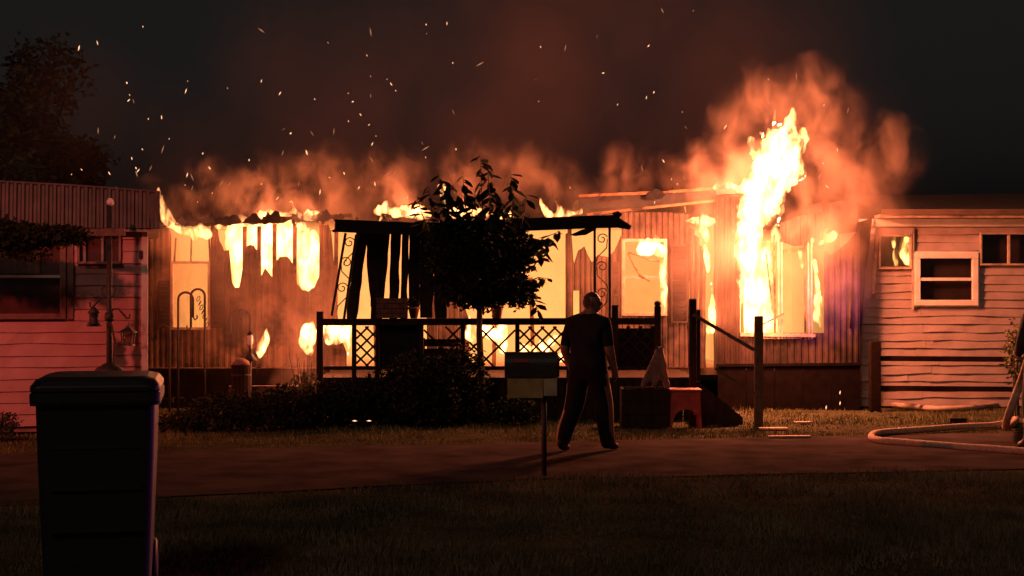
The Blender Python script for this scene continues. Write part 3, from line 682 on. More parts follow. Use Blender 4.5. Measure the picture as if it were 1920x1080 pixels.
# rail fence in front of it
FE = thing('rail_fence', 'dark post and two rail fence before the cream house', 'fence', (0, 0, 0))
YF = 22.3
m_fence = mat('fence_wood', (0.016, 0.009, 0.007), 0.95, 0.5, 2.0, 0.4, spec=0.02)
for px in (1640, 1935):
    MB().box((X(px, YF), YF, Z(640, YF) / 2), (0.15, 0.15, Z(640, YF))).build('post', m_fence, FE, bevel=0.012)
for py in (672, 728):
    MB().bar(PT(1646, py, YF + 0.02), PT(1932, py + 2, YF + 0.02), 0.075, 0.04).build('rail', m_fence, FE)

# ------------------------------------------------------------------ plants
def leaf_mesh(name, m):
    v = [(0, 0, 0), (0.28, 0.16, 0.03), (0.62, 0.22, 0.0), (1.0, 0.0, -0.10), (0.62, -0.22, 0.0), (0.28, -0.16, 0.03), (0.35, 0, -0.05), (0.68, 0, -0.07)]
    f = [(0, 6, 1), (1, 6, 7, 2), (2, 7, 3), (3, 7, 4), (4, 7, 6, 5), (5, 6, 0)]
    me = bpy.data.meshes.new(name); me.from_pydata(v, [], f); me.materials.append(m); return me
def foliage(mb, c, rad, n, size, rng, shell=0.55, flat=1.0):
    """n small folded leaves spread through an uneven ellipsoid"""
    c = Vector(c); k = 0
    while k < n:
        d = Vector((rng.gauss(0, 1), rng.gauss(0, 1), rng.gauss(0, 1))).normalized()
        lim = 1.0 + 0.32 * N3(d * 1.9 + c) + 0.18 * N3(d * 4.7 + c)
        r = lim * (shell + (1 - shell) * rng.random()) if rng.random() < 0.75 else lim * rng.random()
        p = c + Vector((d.x * rad[0], d.y * rad[1], d.z * rad[2])) * r
        if p.z < 0.03: k += 1; continue
        a = Vector((rng.uniform(-1, 1), rng.uniform(-1, 1), rng.uniform(-0.8, 0.6))).normalized(); b = a.cross(Vector((rng.random(), rng.random(), rng.random() + 0.1))).normalized()
        s = size * rng.uniform(0.6, 1.3); nrm = a.cross(b)
        mb.add([p, p + a * s * 0.5 + b * s * 0.28 + nrm * s * 0.08, p + a * s, p + a * s * 0.5 - b * s * 0.28 + nrm * s * 0.08], [(0, 1, 2), (0, 2, 3)]); k += 1
def fol_build(mb, name, m, parent):
    me = bpy.data.meshes.new(name); me.from_pydata(mb.v, [], mb.f); me.materials.append(m); o = put(name, me, parent); o['kind'] = 'stuff'; return o
def bush(px, py, Y, rx_, ry_, rz_, n, size, label, m=m_leaf2, name='shrub', group=None, stems=5, seed=1):
    rng = random.Random(seed); x = X(px, Y); zc = Z(py, Y)
    t = thing(name, label, 'shrub', (x, Y, 0), 0, group)
    mb = MB(); foliage(mb, (0, 0, zc), (rx_, ry_, rz_), n, size, rng); fol_build(mb, 'foliage', m, t)
    sm = MB()
    for i in range(stems):
        a = rng.uniform(0, 6.28); q = rng.uniform(0.3, 0.8)
        sm.tube([(0.05 * math.cos(a), 0.05 * math.sin(a), -0.01), (0.3 * q * rx_ * math.cos(a), 0.3 * q * ry_ * math.sin(a), zc * 0.6), (q * rx_ * math.cos(a), q * ry_ * math.sin(a), zc + rz_ * 0.7)], [0.014, 0.010, 0.004], 5)
    sm.build('stem', m_bark, t); return t
bush(790, 740, 19.8, 0.76, 0.5, 0.52, 9000, 0.07, 'large dark rounded shrub against the porch lattice below the tree', seed=3)
bush(868, 722, 19.9, 0.36, 0.35, 0.55, 2600, 0.06, 'narrow dark shrub right of the big rounded one under the porch rail', seed=13)
bush(640, 770, 19.6, 0.50, 0.4, 0.40, 3200, 0.06, 'low dark shrub below the left end post of the porch', seed=4)
bush(535, 775, 19.4, 0.58, 0.4, 0.36, 3600, 0.06, 'low spreading dark shrub in front of the barrel planter', seed=5)
bush(425, 782, 19.2, 0.55, 0.4, 0.34, 3400, 0.06, 'low spreading dark shrub beside the red house corner', seed=6)
bush(340, 800, 18.9, 0.35, 0.3, 0.24, 1800, 0.05, 'small dark shrub right behind the wheeled bin', seed=8)
bush(0, 795, 17.7, 0.22, 0.2, 0.16, 700, 0.05, 'small leafy plant at the foot of the red siding', m=mat('dim_leaf', (0.05, 0.05, 0.03), 0.8), seed=9)
bush(960, 775, 19.9, 0.45, 0.3, 0.22, 1800, 0.05, 'low dark ground shrub under the porch behind the mailbox', seed=10)
# dry grass tuft and bare twigs
tw = thing('bare_twig_plant', 'bare twiggy plant at the left end of the porch', 'plant', (X(572, 19.9), 19.9, 0)); sm = MB()
rng = random.Random(5)
for i in range(9):
    a = rng.uniform(-0.16, 0.16); sm.tube([(a * 0.4, 0, 0), (a * 0.7, rng.uniform(-0.1, 0.1), 0.5), (a * 1.3, rng.uniform(-0.1, 0.1), rng.uniform(0.7, 0.95))], [0.008, 0.006, 0.003], 5)
sm.build('stem', m_bark, tw); mb = MB(); foliage(mb, (0, 0, 0.55), (0.22, 0.15, 0.2), 160, 0.06, rng); fol_build(mb, 'foliage', m_leaf3, tw)
bush(1906, 665, 21.4, 0.16, 0.15, 0.46, 420, 0.075, 'pale leafy climbing plant at the cream siding beside the firefighter', m=m_leaf3, name='climbing_plant', seed=11)

# the young tree before the porch
YT = 20.1
TR = thing('young_tree', 'dark round headed young tree with leafy shoots before the burning porch', 'tree', (X(900, YT), YT, 0))
tx = lambda px: (px - 900) * YT / FPX
MB().tube([(0, 0, -0.02), (0.02, 0.01, 0.6), (-0.01, 0.0, 1.2), (0.0, 0, 1.75), (0.02, 0, 2.3)], [0.055, 0.048, 0.042, 0.034, 0.018], 10).build('trunk', m_bark, TR, smooth=True)
rng = random.Random(21)
cr = MB()
foliage(cr, (tx(897), 0, Z(498, YT)), (0.66, 0.6, 0.58), 13000, 0.075, rng, 0.5)
foliage(cr, (tx(900), 0, Z(495, YT)), (0.45, 0.4, 0.45), 5000, 0.09, rng, 0.2)
foliage(cr, (tx(850), -0.1, Z(452, YT)), (0.38, 0.3, 0.25), 2600, 0.075, rng)
foliage(cr, (tx(960), -0.1, Z(468, YT)), (0.30, 0.3, 0.28), 2000, 0.075, rng)
foliage(cr, (tx(970), -0.1, Z(545, YT)), (0.26, 0.25, 0.22), 1300, 0.075, rng)
fol_build(cr, 'crown', m_leaf, TR)
lm = leaf_mesh('leaf', m_leaf); nleaf = 0
shoots = [((905, 430), (903, 350), (900, 285), 24), ((880, 430), (872, 380), (868, 330), 20), ((845, 430), (835, 370), (823, 325), 22), ((845, 430), (838, 380), (842, 345), 20), ((805, 435), (790, 400), (779, 365), 16), ((920, 430), (918, 370), (915, 312), 20),
          ((935, 430), (930, 380), (922, 340), 16), ((960, 430), (962, 375), (957, 325), 22), ((975, 430), (984, 395), (988, 360), 14), ((990, 470), (1020, 445), (1052, 432), 16), ((985, 440), (1010, 452), (1040, 452), 12), ((1000, 500), (1015, 480), (1026, 460), 9),
          ((985, 530), (1010, 520), (1028, 522), 12), ((985, 540), (1000, 560), (1010, 585), 12), ((830, 430), (812, 400), (805, 350), 14), ((890, 430), (885, 400), (893, 370), 12), ((860, 430), (856, 400), (858, 365), 14), ((950, 430), (945, 400), (940, 375), 12)]
for a, b, c, n in shoots:
    dy = rng.uniform(-0.25, 0.25)
    A, B_, D_ = [Vector((tx(p[0]), dy * (0.5 + 0.5 * k), Z(p[1], YT))) for k, p in enumerate((a, b, c))]
    MB().tube([A, B_, D_], [0.011, 0.008, 0.003], 5).build('branch', m_bark, TR)
    for i in range(n):
        t = (i + 0.6) / n; p = (A * (1 - t) + B_ * t).lerp(B_ * (1 - t) + D_ * t, t)
        az = rng.uniform(0, 6.28); s = rng.uniform(0.17, 0.28) * (1.0 - 0.25 * t)
        put('leaf', lm, TR, p, (rng.uniform(-0.6, 0.6), rng.uniform(0.0, 1.0), az), (s, s * rng.uniform(0.9, 1.3), s)); nleaf += 1

# overhanging branches in front of the red house, grown from a tree outside the frame
OT = thing('overhanging_tree', 'dark tree whose bough hangs over the red house window', 'tree', (-7.15, 17.6, 0))
MB().tube([(0, 0, -0.02), (0.05, 0, 1.2), (0.1, 0.05, 2.0), (0.0, 0.1, 2.9)], [0.13, 0.11, 0.09, 0.06], 12).build('trunk', m_bark, OT, smooth=True)
MB().tube([(0.1, 0.05, 1.95), (0.8, 0, 2.35), (1.5, 0, 2.4), (2.2, 0, 2.38)], [0.06, 0.045, 0.03, 0.012], 8).build('branch', m_bark, OT, smooth=True)
cr = MB(); rng = random.Random(31)
foliage(cr, (1.35, 0, 2.36), (0.62, 0.4, 0.17), 4200, 0.07, rng); foliage(cr, (1.95, 0, 2.36), (0.42, 0.35, 0.12), 1800, 0.07, rng); foliage(cr, (0.2, 0, 2.6), (0.9, 0.7, 0.45), 3500, 0.08, rng); foliage(cr, (1.6, -0.05, 2.18), (0.3, 0.25, 0.12), 500, 0.06, rng)
fol_build(cr, 'crown', m_leaf, OT)
# far trees behind the red house
for px, Y, hh, rr, seed in ((20, 36, 7.5, 1.7, 41), (130, 40, 6.2, 1.5, 42), (-60, 33, 6.0, 1.6, 43)):
    t = thing('far_tree', {41: 'tall dim tree standing behind the red house roof', 42: 'shorter dim tree beyond the red house nearest the smoke', 43: 'dim tree behind the far end of the red house roof'}[seed], 'tree', (X(px, Y), Y, 0), 0, 'trees behind the red house')
    MB().tube([(0, 0, 0), (0.1, 0, hh * 0.5), (0, 0.1, hh * 0.85)], [0.16, 0.12, 0.05], 8).build('trunk', m_bark, t, smooth=True)
    cr = MB(); rng = random.Random(seed)
    for k in range(7):
        foliage(cr, (rng.uniform(-0.7, 0.7) * rr, rng.uniform(-0.7, 0.7) * rr, hh * rng.uniform(0.45, 0.95)), (rr * 0.6, rr * 0.6, rr * 0.5), 700, 0.2, rng)
    fol_build(cr, 'crown', mat('far_leaf', (0.03, 0.04, 0.028), 0.8, 0.4, 1.5, 0), t)

# ------------------------------------------------------------------ wheeled bin in the foreground
YW = 8.45
BN = thing('wheeled_bin', 'black wheeled refuse bin with a flat hinged lid, seen close up', 'bin', (X(183, YW), YW + 0.05, 0), R(11.0))
BN.scale = (0.93, 0.93, 1)
def ring(w_, d_, z, r, n=5):
    pts = []
    for (sx, sy, a0) in ((1, 1, 0), (-1, 1, 90), (-1, -1, 180), (1, -1, 270)):
        for i in range(n + 1):
            a = R(a0 + 90 * i / n); pts.append((sx * (w_ / 2 - r) + r * math.cos(a), sy * (d_ / 2 - r) + r * math.sin(a), z))
    return pts
def loft(mb, rings, cap=True):
    b = len(mb.v); n = len(rings[0])
    for r_ in rings: mb.v += r_
    for i in range(len(rings) - 1):
        for k in range(n): mb.f.append((b + i * n + k, b + i * n + (k + 1) % n, b + (i + 1) * n + (k + 1) % n, b + (i + 1) * n + k))
    if cap:
        mb.f.append(tuple(b + k for k in reversed(range(n)))); e = b + (len(rings) - 1) * n; mb.f.append(tuple(e + k for k in range(n)))
    return mb
ZL = Z(742, YW)
loft(MB(), [ring(0.58, 0.60, 0.05, 0.05), ring(0.60, 0.64, 0.30, 0.05), ring(0.625, 0.70, 0.60, 0.05), ring(0.645, 0.74, 0.85, 0.05), ring(0.66, 0.78, ZL - 0.02, 0.05)]).build('body', m_black, BN, smooth=False)
loft(MB(), [ring(0.715, 0.84, ZL - 0.03, 0.05), ring(0.72, 0.85, ZL - 0.01, 0.05), ring(0.72, 0.85, ZL + 0.03, 0.05), ring(0.70, 0.83, ZL + 0.04, 0.05)]).build('rim', m_black, BN)
loft(MB(), [ring(0.715, 0.86, ZL + 0.042, 0.06), ring(0.715, 0.86, ZL + 0.07, 0.06), ring(0.66, 0.80, ZL + 0.105, 0.08), ring(0.56, 0.70, ZL + 0.118, 0.1)]).build('lid', mat('bin_lid_plastic', (0.02, 0.02, 0.022), 0.4, 0.2, 20, 0.05), BN, bevel=0.006)
for i in range(3): MB().box((0.0, -0.37 + 0.006 * i, 0.45 + 0.22 * i), (0.5, 0.012 + 0.05 * i * 0.3, 0.02)).build('rib', m_black, BN)
MB().tube([(-0.30, 0.44, ZL - 0.02), (-0.30, 0.49, ZL + 0.01), (0.30, 0.49, ZL + 0.01), (0.30, 0.44, ZL - 0.02)], 0.016, 8).build('handle', m_black, BN)
for s in (-1, 1):
    wh = MB(); pr = [(0.0, -0.03), (0.11, -0.03), (0.15, -0.02), (0.15, 0.02), (0.11, 0.03), (0.0, 0.03)]
    for i in range(24):
        pass
    t_ = MB().lathe([(0.04, -0.032), (0.13, -0.032), (0.152, -0.02), (0.152, 0.02), (0.13, 0.032), (0.04, 0.032)], (0, 0, 0), 24).mesh('wheel', m_black, True)
    put('wheel', t_, BN, (s * 0.29, 0.30, 0.155), (0, R(90), 0))
MB().tube([(-0.30, 0.30, 0.155), (0.30, 0.30, 0.155)], 0.014, 8).build('axle', m_darkmetal, BN)
MB().tube([(0.335, -0.05, 0.98), (0.375, -0.05, 0.985), (0.385, -0.05, 0.955), (0.36, -0.05, 0.935)], 0.007, 6).build('latch', m_darkmetal, BN)

# ------------------------------------------------------------------ garden pole with crossbar, feeder and lantern
YG = 18.0
GP = thing('garden_pole', 'tall dark garden pole with wooden crossbar and scrolled hooks', 'pole', (X(205, YG), YG, 0))
gx_ = lambda px: (px - 205) * YG / FPX
gz_ = lambda py: Z(py, YG)
MB().tube([(0, 0, -0.02), (0, 0, gz_(384))], [0.036, 0.030], 10).build('pole', m_darkmetal, GP, smooth=True)
MB().lathe([(0.025, 0), (0.04, 0.02), (0.045, 0.05), (0.02, 0.09)], (0.01, 0, gz_(386)), 10).build('finial', m_trim, GP, smooth=True)
MB().box((gx_(187), -0.055, gz_(436)), (gx_(237) - gx_(138), 0.03, 0.085), Matrix.Rotation(R(-0.8), 3, 'Y')).build('crossbar', mat('crossbar_wood', (0.16, 0.09, 0.07), 0.85, 0.4, 12, 0.3), GP)
MB().tube([(0, 0, gz_(556)), (gx_(188), 0, gz_(560)), (gx_(178), 0, gz_(572)), (gx_(172), 0, gz_(578)), (gx_(169), 0, gz_(573)), (gx_(169), 0, gz_(566))], 0.011, 7).build('hook', m_darkmetal, GP, smooth=True)
MB().tube([(0, 0, gz_(590)), (gx_(212), 0, gz_(580)), (gx_(222), 0, gz_(579)), (gx_(232), 0, gz_(590)), (gx_(238), 0, gz_(597)), (gx_(243), 0, gz_(596)), (gx_(244), 0, gz_(589))], 0.011, 7).build('hook', m_darkmetal, GP, smooth=True)
MB().tube([Vector((0, -0.02, gz_(546))) + Vector((math.cos(a) * 0.085, 0, math.sin(a) * 0.07)) for a in np.linspace(0, 2 * math.pi, 20)], 0.009, 6).build('ring', m_darkmetal, GP, smooth=True)
MB().lathe([(0.05, -0.05), (0.06, 0.0), (0.045, 0.05)], (0, 0, gz_(594)), 12).build('collar', m_darkmetal, GP, smooth=True)
MB().tube([(0.02, -0.02, gz_(600)), (gx_(216), -0.02, gz_(640)), (gx_(213), -0.02, gz_(680)), (gx_(214), -0.02, gz_(760))], 0.012, 6).build('vine_stem', m_bark, GP, smooth=True)
MB().lathe([(0.19, 0), (0.15, 0.06), (0.05, 0.12)], (0, 0, gz_(700)), 16).build('squirrel_baffle', m_darkmetal, GP, smooth=True)
fd = thing('hanging_feeder', 'dark bell shaped bird feeder hanging from the left hook of the pole', 'feeder', (X(176, YG), YG, Z(610, YG)))
MB().lathe([(0.03, 0.0), (0.075, 0.01), (0.075, 0.03), (0.055, 0.04), (0.055, 0.13), (0.075, 0.15), (0.03, 0.2), (0.01, 0.215)], (0, 0, 0), 14).build('body', m_darkmetal, fd, smooth=True)
MB().tube([(0, 0, 0.21), (-0.02, 0, 0.245)], 0.004, 5).build('wire', m_darkmetal, fd)
MB().lathe([(0.085, 0), (0.09, 0.012)], (0, 0, -0.012), 14).build('tray', m_darkmetal, fd)
ln_ = thing('hanging_lantern', 'small black hanging lantern on the right hook of the pole', 'lantern', (X(240, YG), YG, Z(648, YG)))
MB().box((0, 0, 0.008), (0.14, 0.14, 0.016)).build('base', m_darkmetal, ln_)
for sx in (-1, 1):
    for sy in (-1, 1): MB().bar((sx * 0.05, sy * 0.05, 0.016), (sx * 0.065, sy * 0.065, 0.15), 0.012, 0.012).build('frame_bar', m_darkmetal, ln_)
loft(MB(), [ring(0.19, 0.19, 0.15, 0.01, 1), ring(0.17, 0.17, 0.165, 0.01, 1), ring(0.05, 0.05, 0.21, 0.01, 1), ring(0.03, 0.03, 0.235, 0.01, 1)]).build('roof', m_darkmetal, ln_)
for s in (-1, 1): MB().box((0, s * 0.054, 0.083), (0.10, 0.004, 0.13)).build('pane', m_glass_dark, ln_)
MB().tube([(0, 0, 0.235), (0.015, 0, 0.27), (0.02, 0, 0.30)], 0.004, 5).build('chain', m_darkmetal, ln_)

# garden hooks and ornaments along the burning wall
def arch(px0, px1, ptop, pbase, Y, drop=None):
    w_ = abs(X(px1, Y) - X(px0, Y)); s = 1 if px1 > px0 else -1; r = w_ / 2; zt_ = Z(ptop, Y) - r
    pts = [(X(px0, Y), Y, 0.0 if pbase is None else Z(pbase, Y)), (X(px0, Y), Y, zt_ * 0.5 + 0.2), (X(px0, Y), Y, zt_)]
    for a in np.linspace(math.pi, 0, 11)[1:]: pts.append((X(px0, Y) + s * (r + r * math.cos(a)), Y, zt_ + r * math.sin(a)))
    pts.append((pts[-1][0] + s * 0.0, Y, zt_ - (drop or 0.06)))
    return pts
YH = 22.2
for k, (p0, p1, pt, dr, lab) in enumerate(((334, 362, 548, 0.25, 'tall iron shepherd hook before the glowing window, bending towards the right'), (384, 358, 542, 0.45, 'tall iron shepherd hook bending left over the glowing window'), (470, 432, 580, 0.18, 'single iron shepherd hook with a dark pod beside the barrel planter'), (318, 293, 610, 0.1, 'short iron hook curling left by the red house corner'))):
    t = thing('shepherd_hook', lab, 'garden hook', (0, 0, 0), 0, 'iron garden hooks')
    MB().tube(arch(p0, p1, pt, None, YH - 0.05 * k, dr), 0.017, 7).build('rod', m_darkmetal, t, smooth=True)
    e = arch(p0, p1, pt, None, YH - 0.05 * k, dr)[-1]; s = 1 if p1 > p0 else -1
    MB().tube([e, (e[0] + s * 0.03, e[1], e[2] - 0.04), (e[0] + s * 0.06, e[1], e[2] - 0.01), (e[0] + s * 0.055, e[1], e[2] + 0.03)], 0.011, 6).build('hook_end', m_darkmetal, t, smooth=True)
    MB().tube([(X(p0, YH) - 0.09, YH - 0.05 * k, 0.14), (X(p0, YH) - 0.085, YH - 0.05 * k, 0.2), (X(p0, YH) + 0.085, YH - 0.05 * k, 0.2), (X(p0, YH) + 0.09, YH - 0.05 * k, 0.14)], 0.009, 6).build('foot_bar', m_darkmetal, t)
ch = thing('hanging_chain', 'iron chain links hanging before the glowing window', 'chain', PT(372, 560, YH - 0.02))
for i in range(7):
    rot = Matrix.Rotation(R(25), 4, 'Y') @ Matrix.Rotation(R(90 * (i % 2)), 4, 'Z')
    q = Vector((0.018 * i * 1.2, 0, -0.062 * i))
    MB().tube([(rot @ Vector((0.018 * math.cos(a), 0, 0.04 * math.sin(a)))) + q for a in np.linspace(0, 6.283, 13)], 0.006, 5).build('link', m_darkmetal, ch, smooth=True)
pod = thing('hanging_pod', 'dark teardrop pod hanging from the single hook', 'ornament', PT(455, 604, YH - 0.1))
MB().lathe([(0.01, 0), (0.05, 0.04), (0.065, 0.09), (0.05, 0.15), (0.015, 0.2)], (0, 0, 0), 12).build('shell', m_darkmetal, pod, smooth=True)
MB().tube([(0, 0, 0.2), (0, 0, 0.215)], 0.004, 5).build('wire', m_darkmetal, pod)
YK = 20.6
bp_ = thing('barrel_planter', 'dark wooden barrel planter with a pale mound before the burning wall', 'planter', (X(452, YK), YK, 0))
zt_ = Z(684, YK)
for i in range(14):
    a = 2 * math.pi * i / 14
    MB().box((0.115 * math.cos(a), 0.115 * math.sin(a), zt_ / 2), (0.02, 0.05, zt_), Matrix.Rotation(a, 3, 'Z')).build('stave', m_darkwood, bp_)
for z in (zt_ * 0.25, zt_ * 0.8): MB().lathe([(0.125, 0), (0.13, 0.005), (0.13, 0.025), (0.125, 0.03)], (0, 0, z), 20).build('hoop', m_darkmetal, bp_)
MB().lathe([(0.105, 0), (0.12, 0.02), (0.10, 0.06), (0.05, 0.09), (0.01, 0.1)], (0, 0, zt_ - 0.01), 16).build('mound', m_cloth, bp_, smooth=True)
gl = thing('garden_lamp', 'slim dark garden lamp with a pale glass head standing behind the barrel', 'lamp', (X(464, YK), YK + 0.22, 0))
MB().tube([(0, 0, 0), (0, 0, Z(652, YK))], 0.018, 8).build('stem', m_darkmetal, gl, smooth=True)
MB().lathe([(0.09, 0), (0.1, 0.01), (0.03, 0.10), (0.02, 0.16)], (0, 0, Z(678, YK)), 12).build('skirt', m_darkmetal, gl, smooth=True)
MB().lathe([(0.02, 0), (0.038, 0.02), (0.038, 0.12), (0.02, 0.14)], (0, 0, Z(648, YK)), 12).build('glass_head', mat('white_glass', (0.8, 0.76, 0.7), 0.3, 0.05), gl, smooth=True)
MB().lathe([(0.05, 0), (0.045, 0.02), (0.01, 0.05)], (0, 0, Z(648, YK) + 0.14), 12).build('cap', m_darkmetal, gl, smooth=True)
ts = thing('low_timber_bed', 'low timber garden bed edge beside the barrel planter', 'garden bed', (X(505, 20.9), 20.9, 0))
for i in range(3): MB().box((0, 0.02 * i, 0.09 + 0.145 * i), (1.1, 0.12, 0.135)).build('plank', m_wood, ts)

# planter on the rail, pots, small porch things
rp = thing('rail_planter', 'reddish brick patterned planter box standing on the porch rail', 'planter', (X(736, YP), YP - 0.01, Z(597, YP) + 0.001))
MB().box((0, 0, 0.13), (0.40, 0.16, 0.255)).build('box', mat('dark_mortar', (0.05, 0.025, 0.02), 0.9), rp)
for r_ in range(4):
    for c_ in range(-1, 5):
        x0 = max(-0.205, -0.205 + c_ * 0.105 + (0.05 if r_ % 2 else 0)); x1 = min(0.205, -0.205 + (c_ + 1) * 0.105 - 0.008 + (0.05 if r_ % 2 else 0))
        if x1 - x0 > 0.02: MB().box(((x0 + x1) / 2, -0.083, 0.035 + r_ * 0.064), (x1 - x0, 0.014, 0.056)).build('brick', m_brickred, rp)
MB().box((0, 0, 0.262), (0.43, 0.19, 0.014)).build('lip', m_brickred, rp)
for px, py, s, lab, m_ in ((932, 597, 1.0, 'tan flower pot on the porch rail below the tree', mat('tan_pot', (0.35, 0.2, 0.12), 0.8)), (776, 597, 0.85, 'dark round pot beside the brick patterned planter', m_brickred)):
    t = thing('flower_pot', lab, 'pot', (X(px, YP), YP, Z(597, YP) + 0.001))
    MB().lathe([(0.055 * s, 0), (0.085 * s, 0.14 * s), (0.1 * s, 0.14 * s), (0.1 * s, 0.18 * s), (0.08 * s, 0.18 * s), (0.07 * s, 0.13 * s)], (0, 0, 0), 16).build('pot', m_, t, smooth=True)
    mb = MB(); foliage(mb, (0, 0, 0.24 * s), (0.1, 0.1, 0.08), 120, 0.05, random.Random(int(px))); fol_build(mb, 'foliage', m_leaf2, t)
tk = thing('toppled_crate', 'small dark crate lying on its side behind the broken lattice', 'crate', (X(826, 21.1), 21.1, PF))
for i in range(4):
    MB().box((0.0, -0.12, 0.06 + i * 0.13), (0.5, 0.02, 0.10)).build('slat', m_char, tk)
for s in (-1, 1): MB().box((s * 0.23, 0, 0.26), (0.03, 0.22, 0.5)).build('side', m_char, tk)

# dark planter trough, red table, cloth
YD = 19.65
pl = thing('planter_trough', 'dark square planter trough on the grass left of the red table', 'planter', (X(1208, YD), YD, 0))
for s in (-1, 1):
    for i in range(3):
        MB().box((0, s * 0.2, 0.09 + i * 0.165), (0.60, 0.03, 0.158)).build('plank', m_darkwood, pl)
        MB().box((s * 0.285, 0, 0.09 + i * 0.165), (0.03, 0.37, 0.158)).build('plank', m_darkwood, pl)
MB().box((0, 0, 0.46), (0.54, 0.37, 0.03)).build('soil', m_ground, pl)
cl = thing('draped_cloth', 'pale crumpled cloth draped over a stake in the dark planter trough', 'cloth', (X(1229, YD), YD - 0.02, 0.475))
CLOTH_PENDING = cl
MB().tube([(0.02, 0, -0.02), (0.02, 0, 0.56)], 0.012, 6).build('stake', m_bark, cl)
rt = thing('red_table', 'small red wooden table with arched apron beside the porch steps', 'table', (X(1283, YD), YD - 0.05, 0))
zt_ = Z(728, YD)
MB().box((0, 0, zt_ - 0.012), (0.40, 0.34, 0.024)).build('tabletop', mat('red_table_top', (0.5, 0.16, 0.12), 0.45), rt, bevel=0.004)
ap = [(-0.175, zt_ - 0.026), (0.175, zt_ - 0.026), (0.175, 0.17)] + [(0.14 * math.cos(a), 0.14 + 0.10 * math.sin(a)) for a in np.linspace(0, math.pi, 9)] + [(-0.175, 0.17)]
for s in (-1, 1): MB().prism(ap, s * 0.14 - 0.008, s * 0.14 + 0.008).build('apron', m_redwood, rt)
for sx in (-1, 1):
    for sy in (-1, 1): MB().bar((sx * 0.165, sy * 0.118, zt_ - 0.03), (sx * 0.185, sy * 0.118, 0.0), 0.035, 0.03).build('leg', m_redwood, rt)

# ------------------------------------------------------------------ mailbox
YX = 14.37
MX = thing('mailbox', 'dark mailbox above a pale newspaper box on a slim post by the lane', 'mailbox', (X(1020, YX), YX, 0))
mx = lambda px: (px - 1020) * YX / FPX
MB().tube([(0, 0, -0.05), (0, 0, Z(740, YX))], 0.026, 8).build('post', m_darkmetal, MX, smooth=True)
x0, x1 = mx(946), mx(1046); zz = Z(708, YX); hw = 0.10
ar = [(-hw, 0), (hw, 0), (hw, 0.12)] + [(hw * math.cos(a), 0.12 + 0.12 * math.sin(a)) for a in np.linspace(0.2, math.pi - 0.2, 9)] + [(-hw, 0.12)]
mb = MB(); nn = len(ar); mb.v = [(x0, a, zz + b) for a, b in ar] + [(x1, a, zz + b) for a, b in ar]
mb.f = [tuple(range(nn)), tuple(reversed(range(nn, 2 * nn)))] + [(i, i + nn, (i + 1) % nn + nn, (i + 1) % nn) for i in range(nn)]
mb.build('box', mat('mailbox_dark', (0.03, 0.022, 0.02), 0.5), MX, bevel=0.008)
MB().box((x1 + 0.006, 0, zz + 0.1), (0.012, 0.17, 0.18)).build('door', m_darkmetal, MX)
MB().box((mx(978), -hw - 0.008, zz + 0.16), (0.14, 0.008, 0.03)).build('flag', m_redwood, MX)
zz2 = Z(746, YX); pb = mat('newspaper_box_wood', (0.36, 0.22, 0.08), 0.8, 0.25, 10, 0.2)
MB().box(((mx(952) + mx(1018)) / 2, 0, (zz2 + zz) / 2), (mx(1018) - mx(952), 0.19, zz - zz2 - 0.008)).build('newspaper_box', pb, MX, bevel=0.004)
MB().box(((mx(1019) + mx(1044)) / 2, 0.004, (zz2 + zz) / 2 + 0.008), (mx(1044) - mx(1019), 0.185, zz - zz2 - 0.03)).build('newspaper_box_end', mat('newspaper_box_end', (0.45, 0.34, 0.2), 0.8), MX, bevel=0.004)

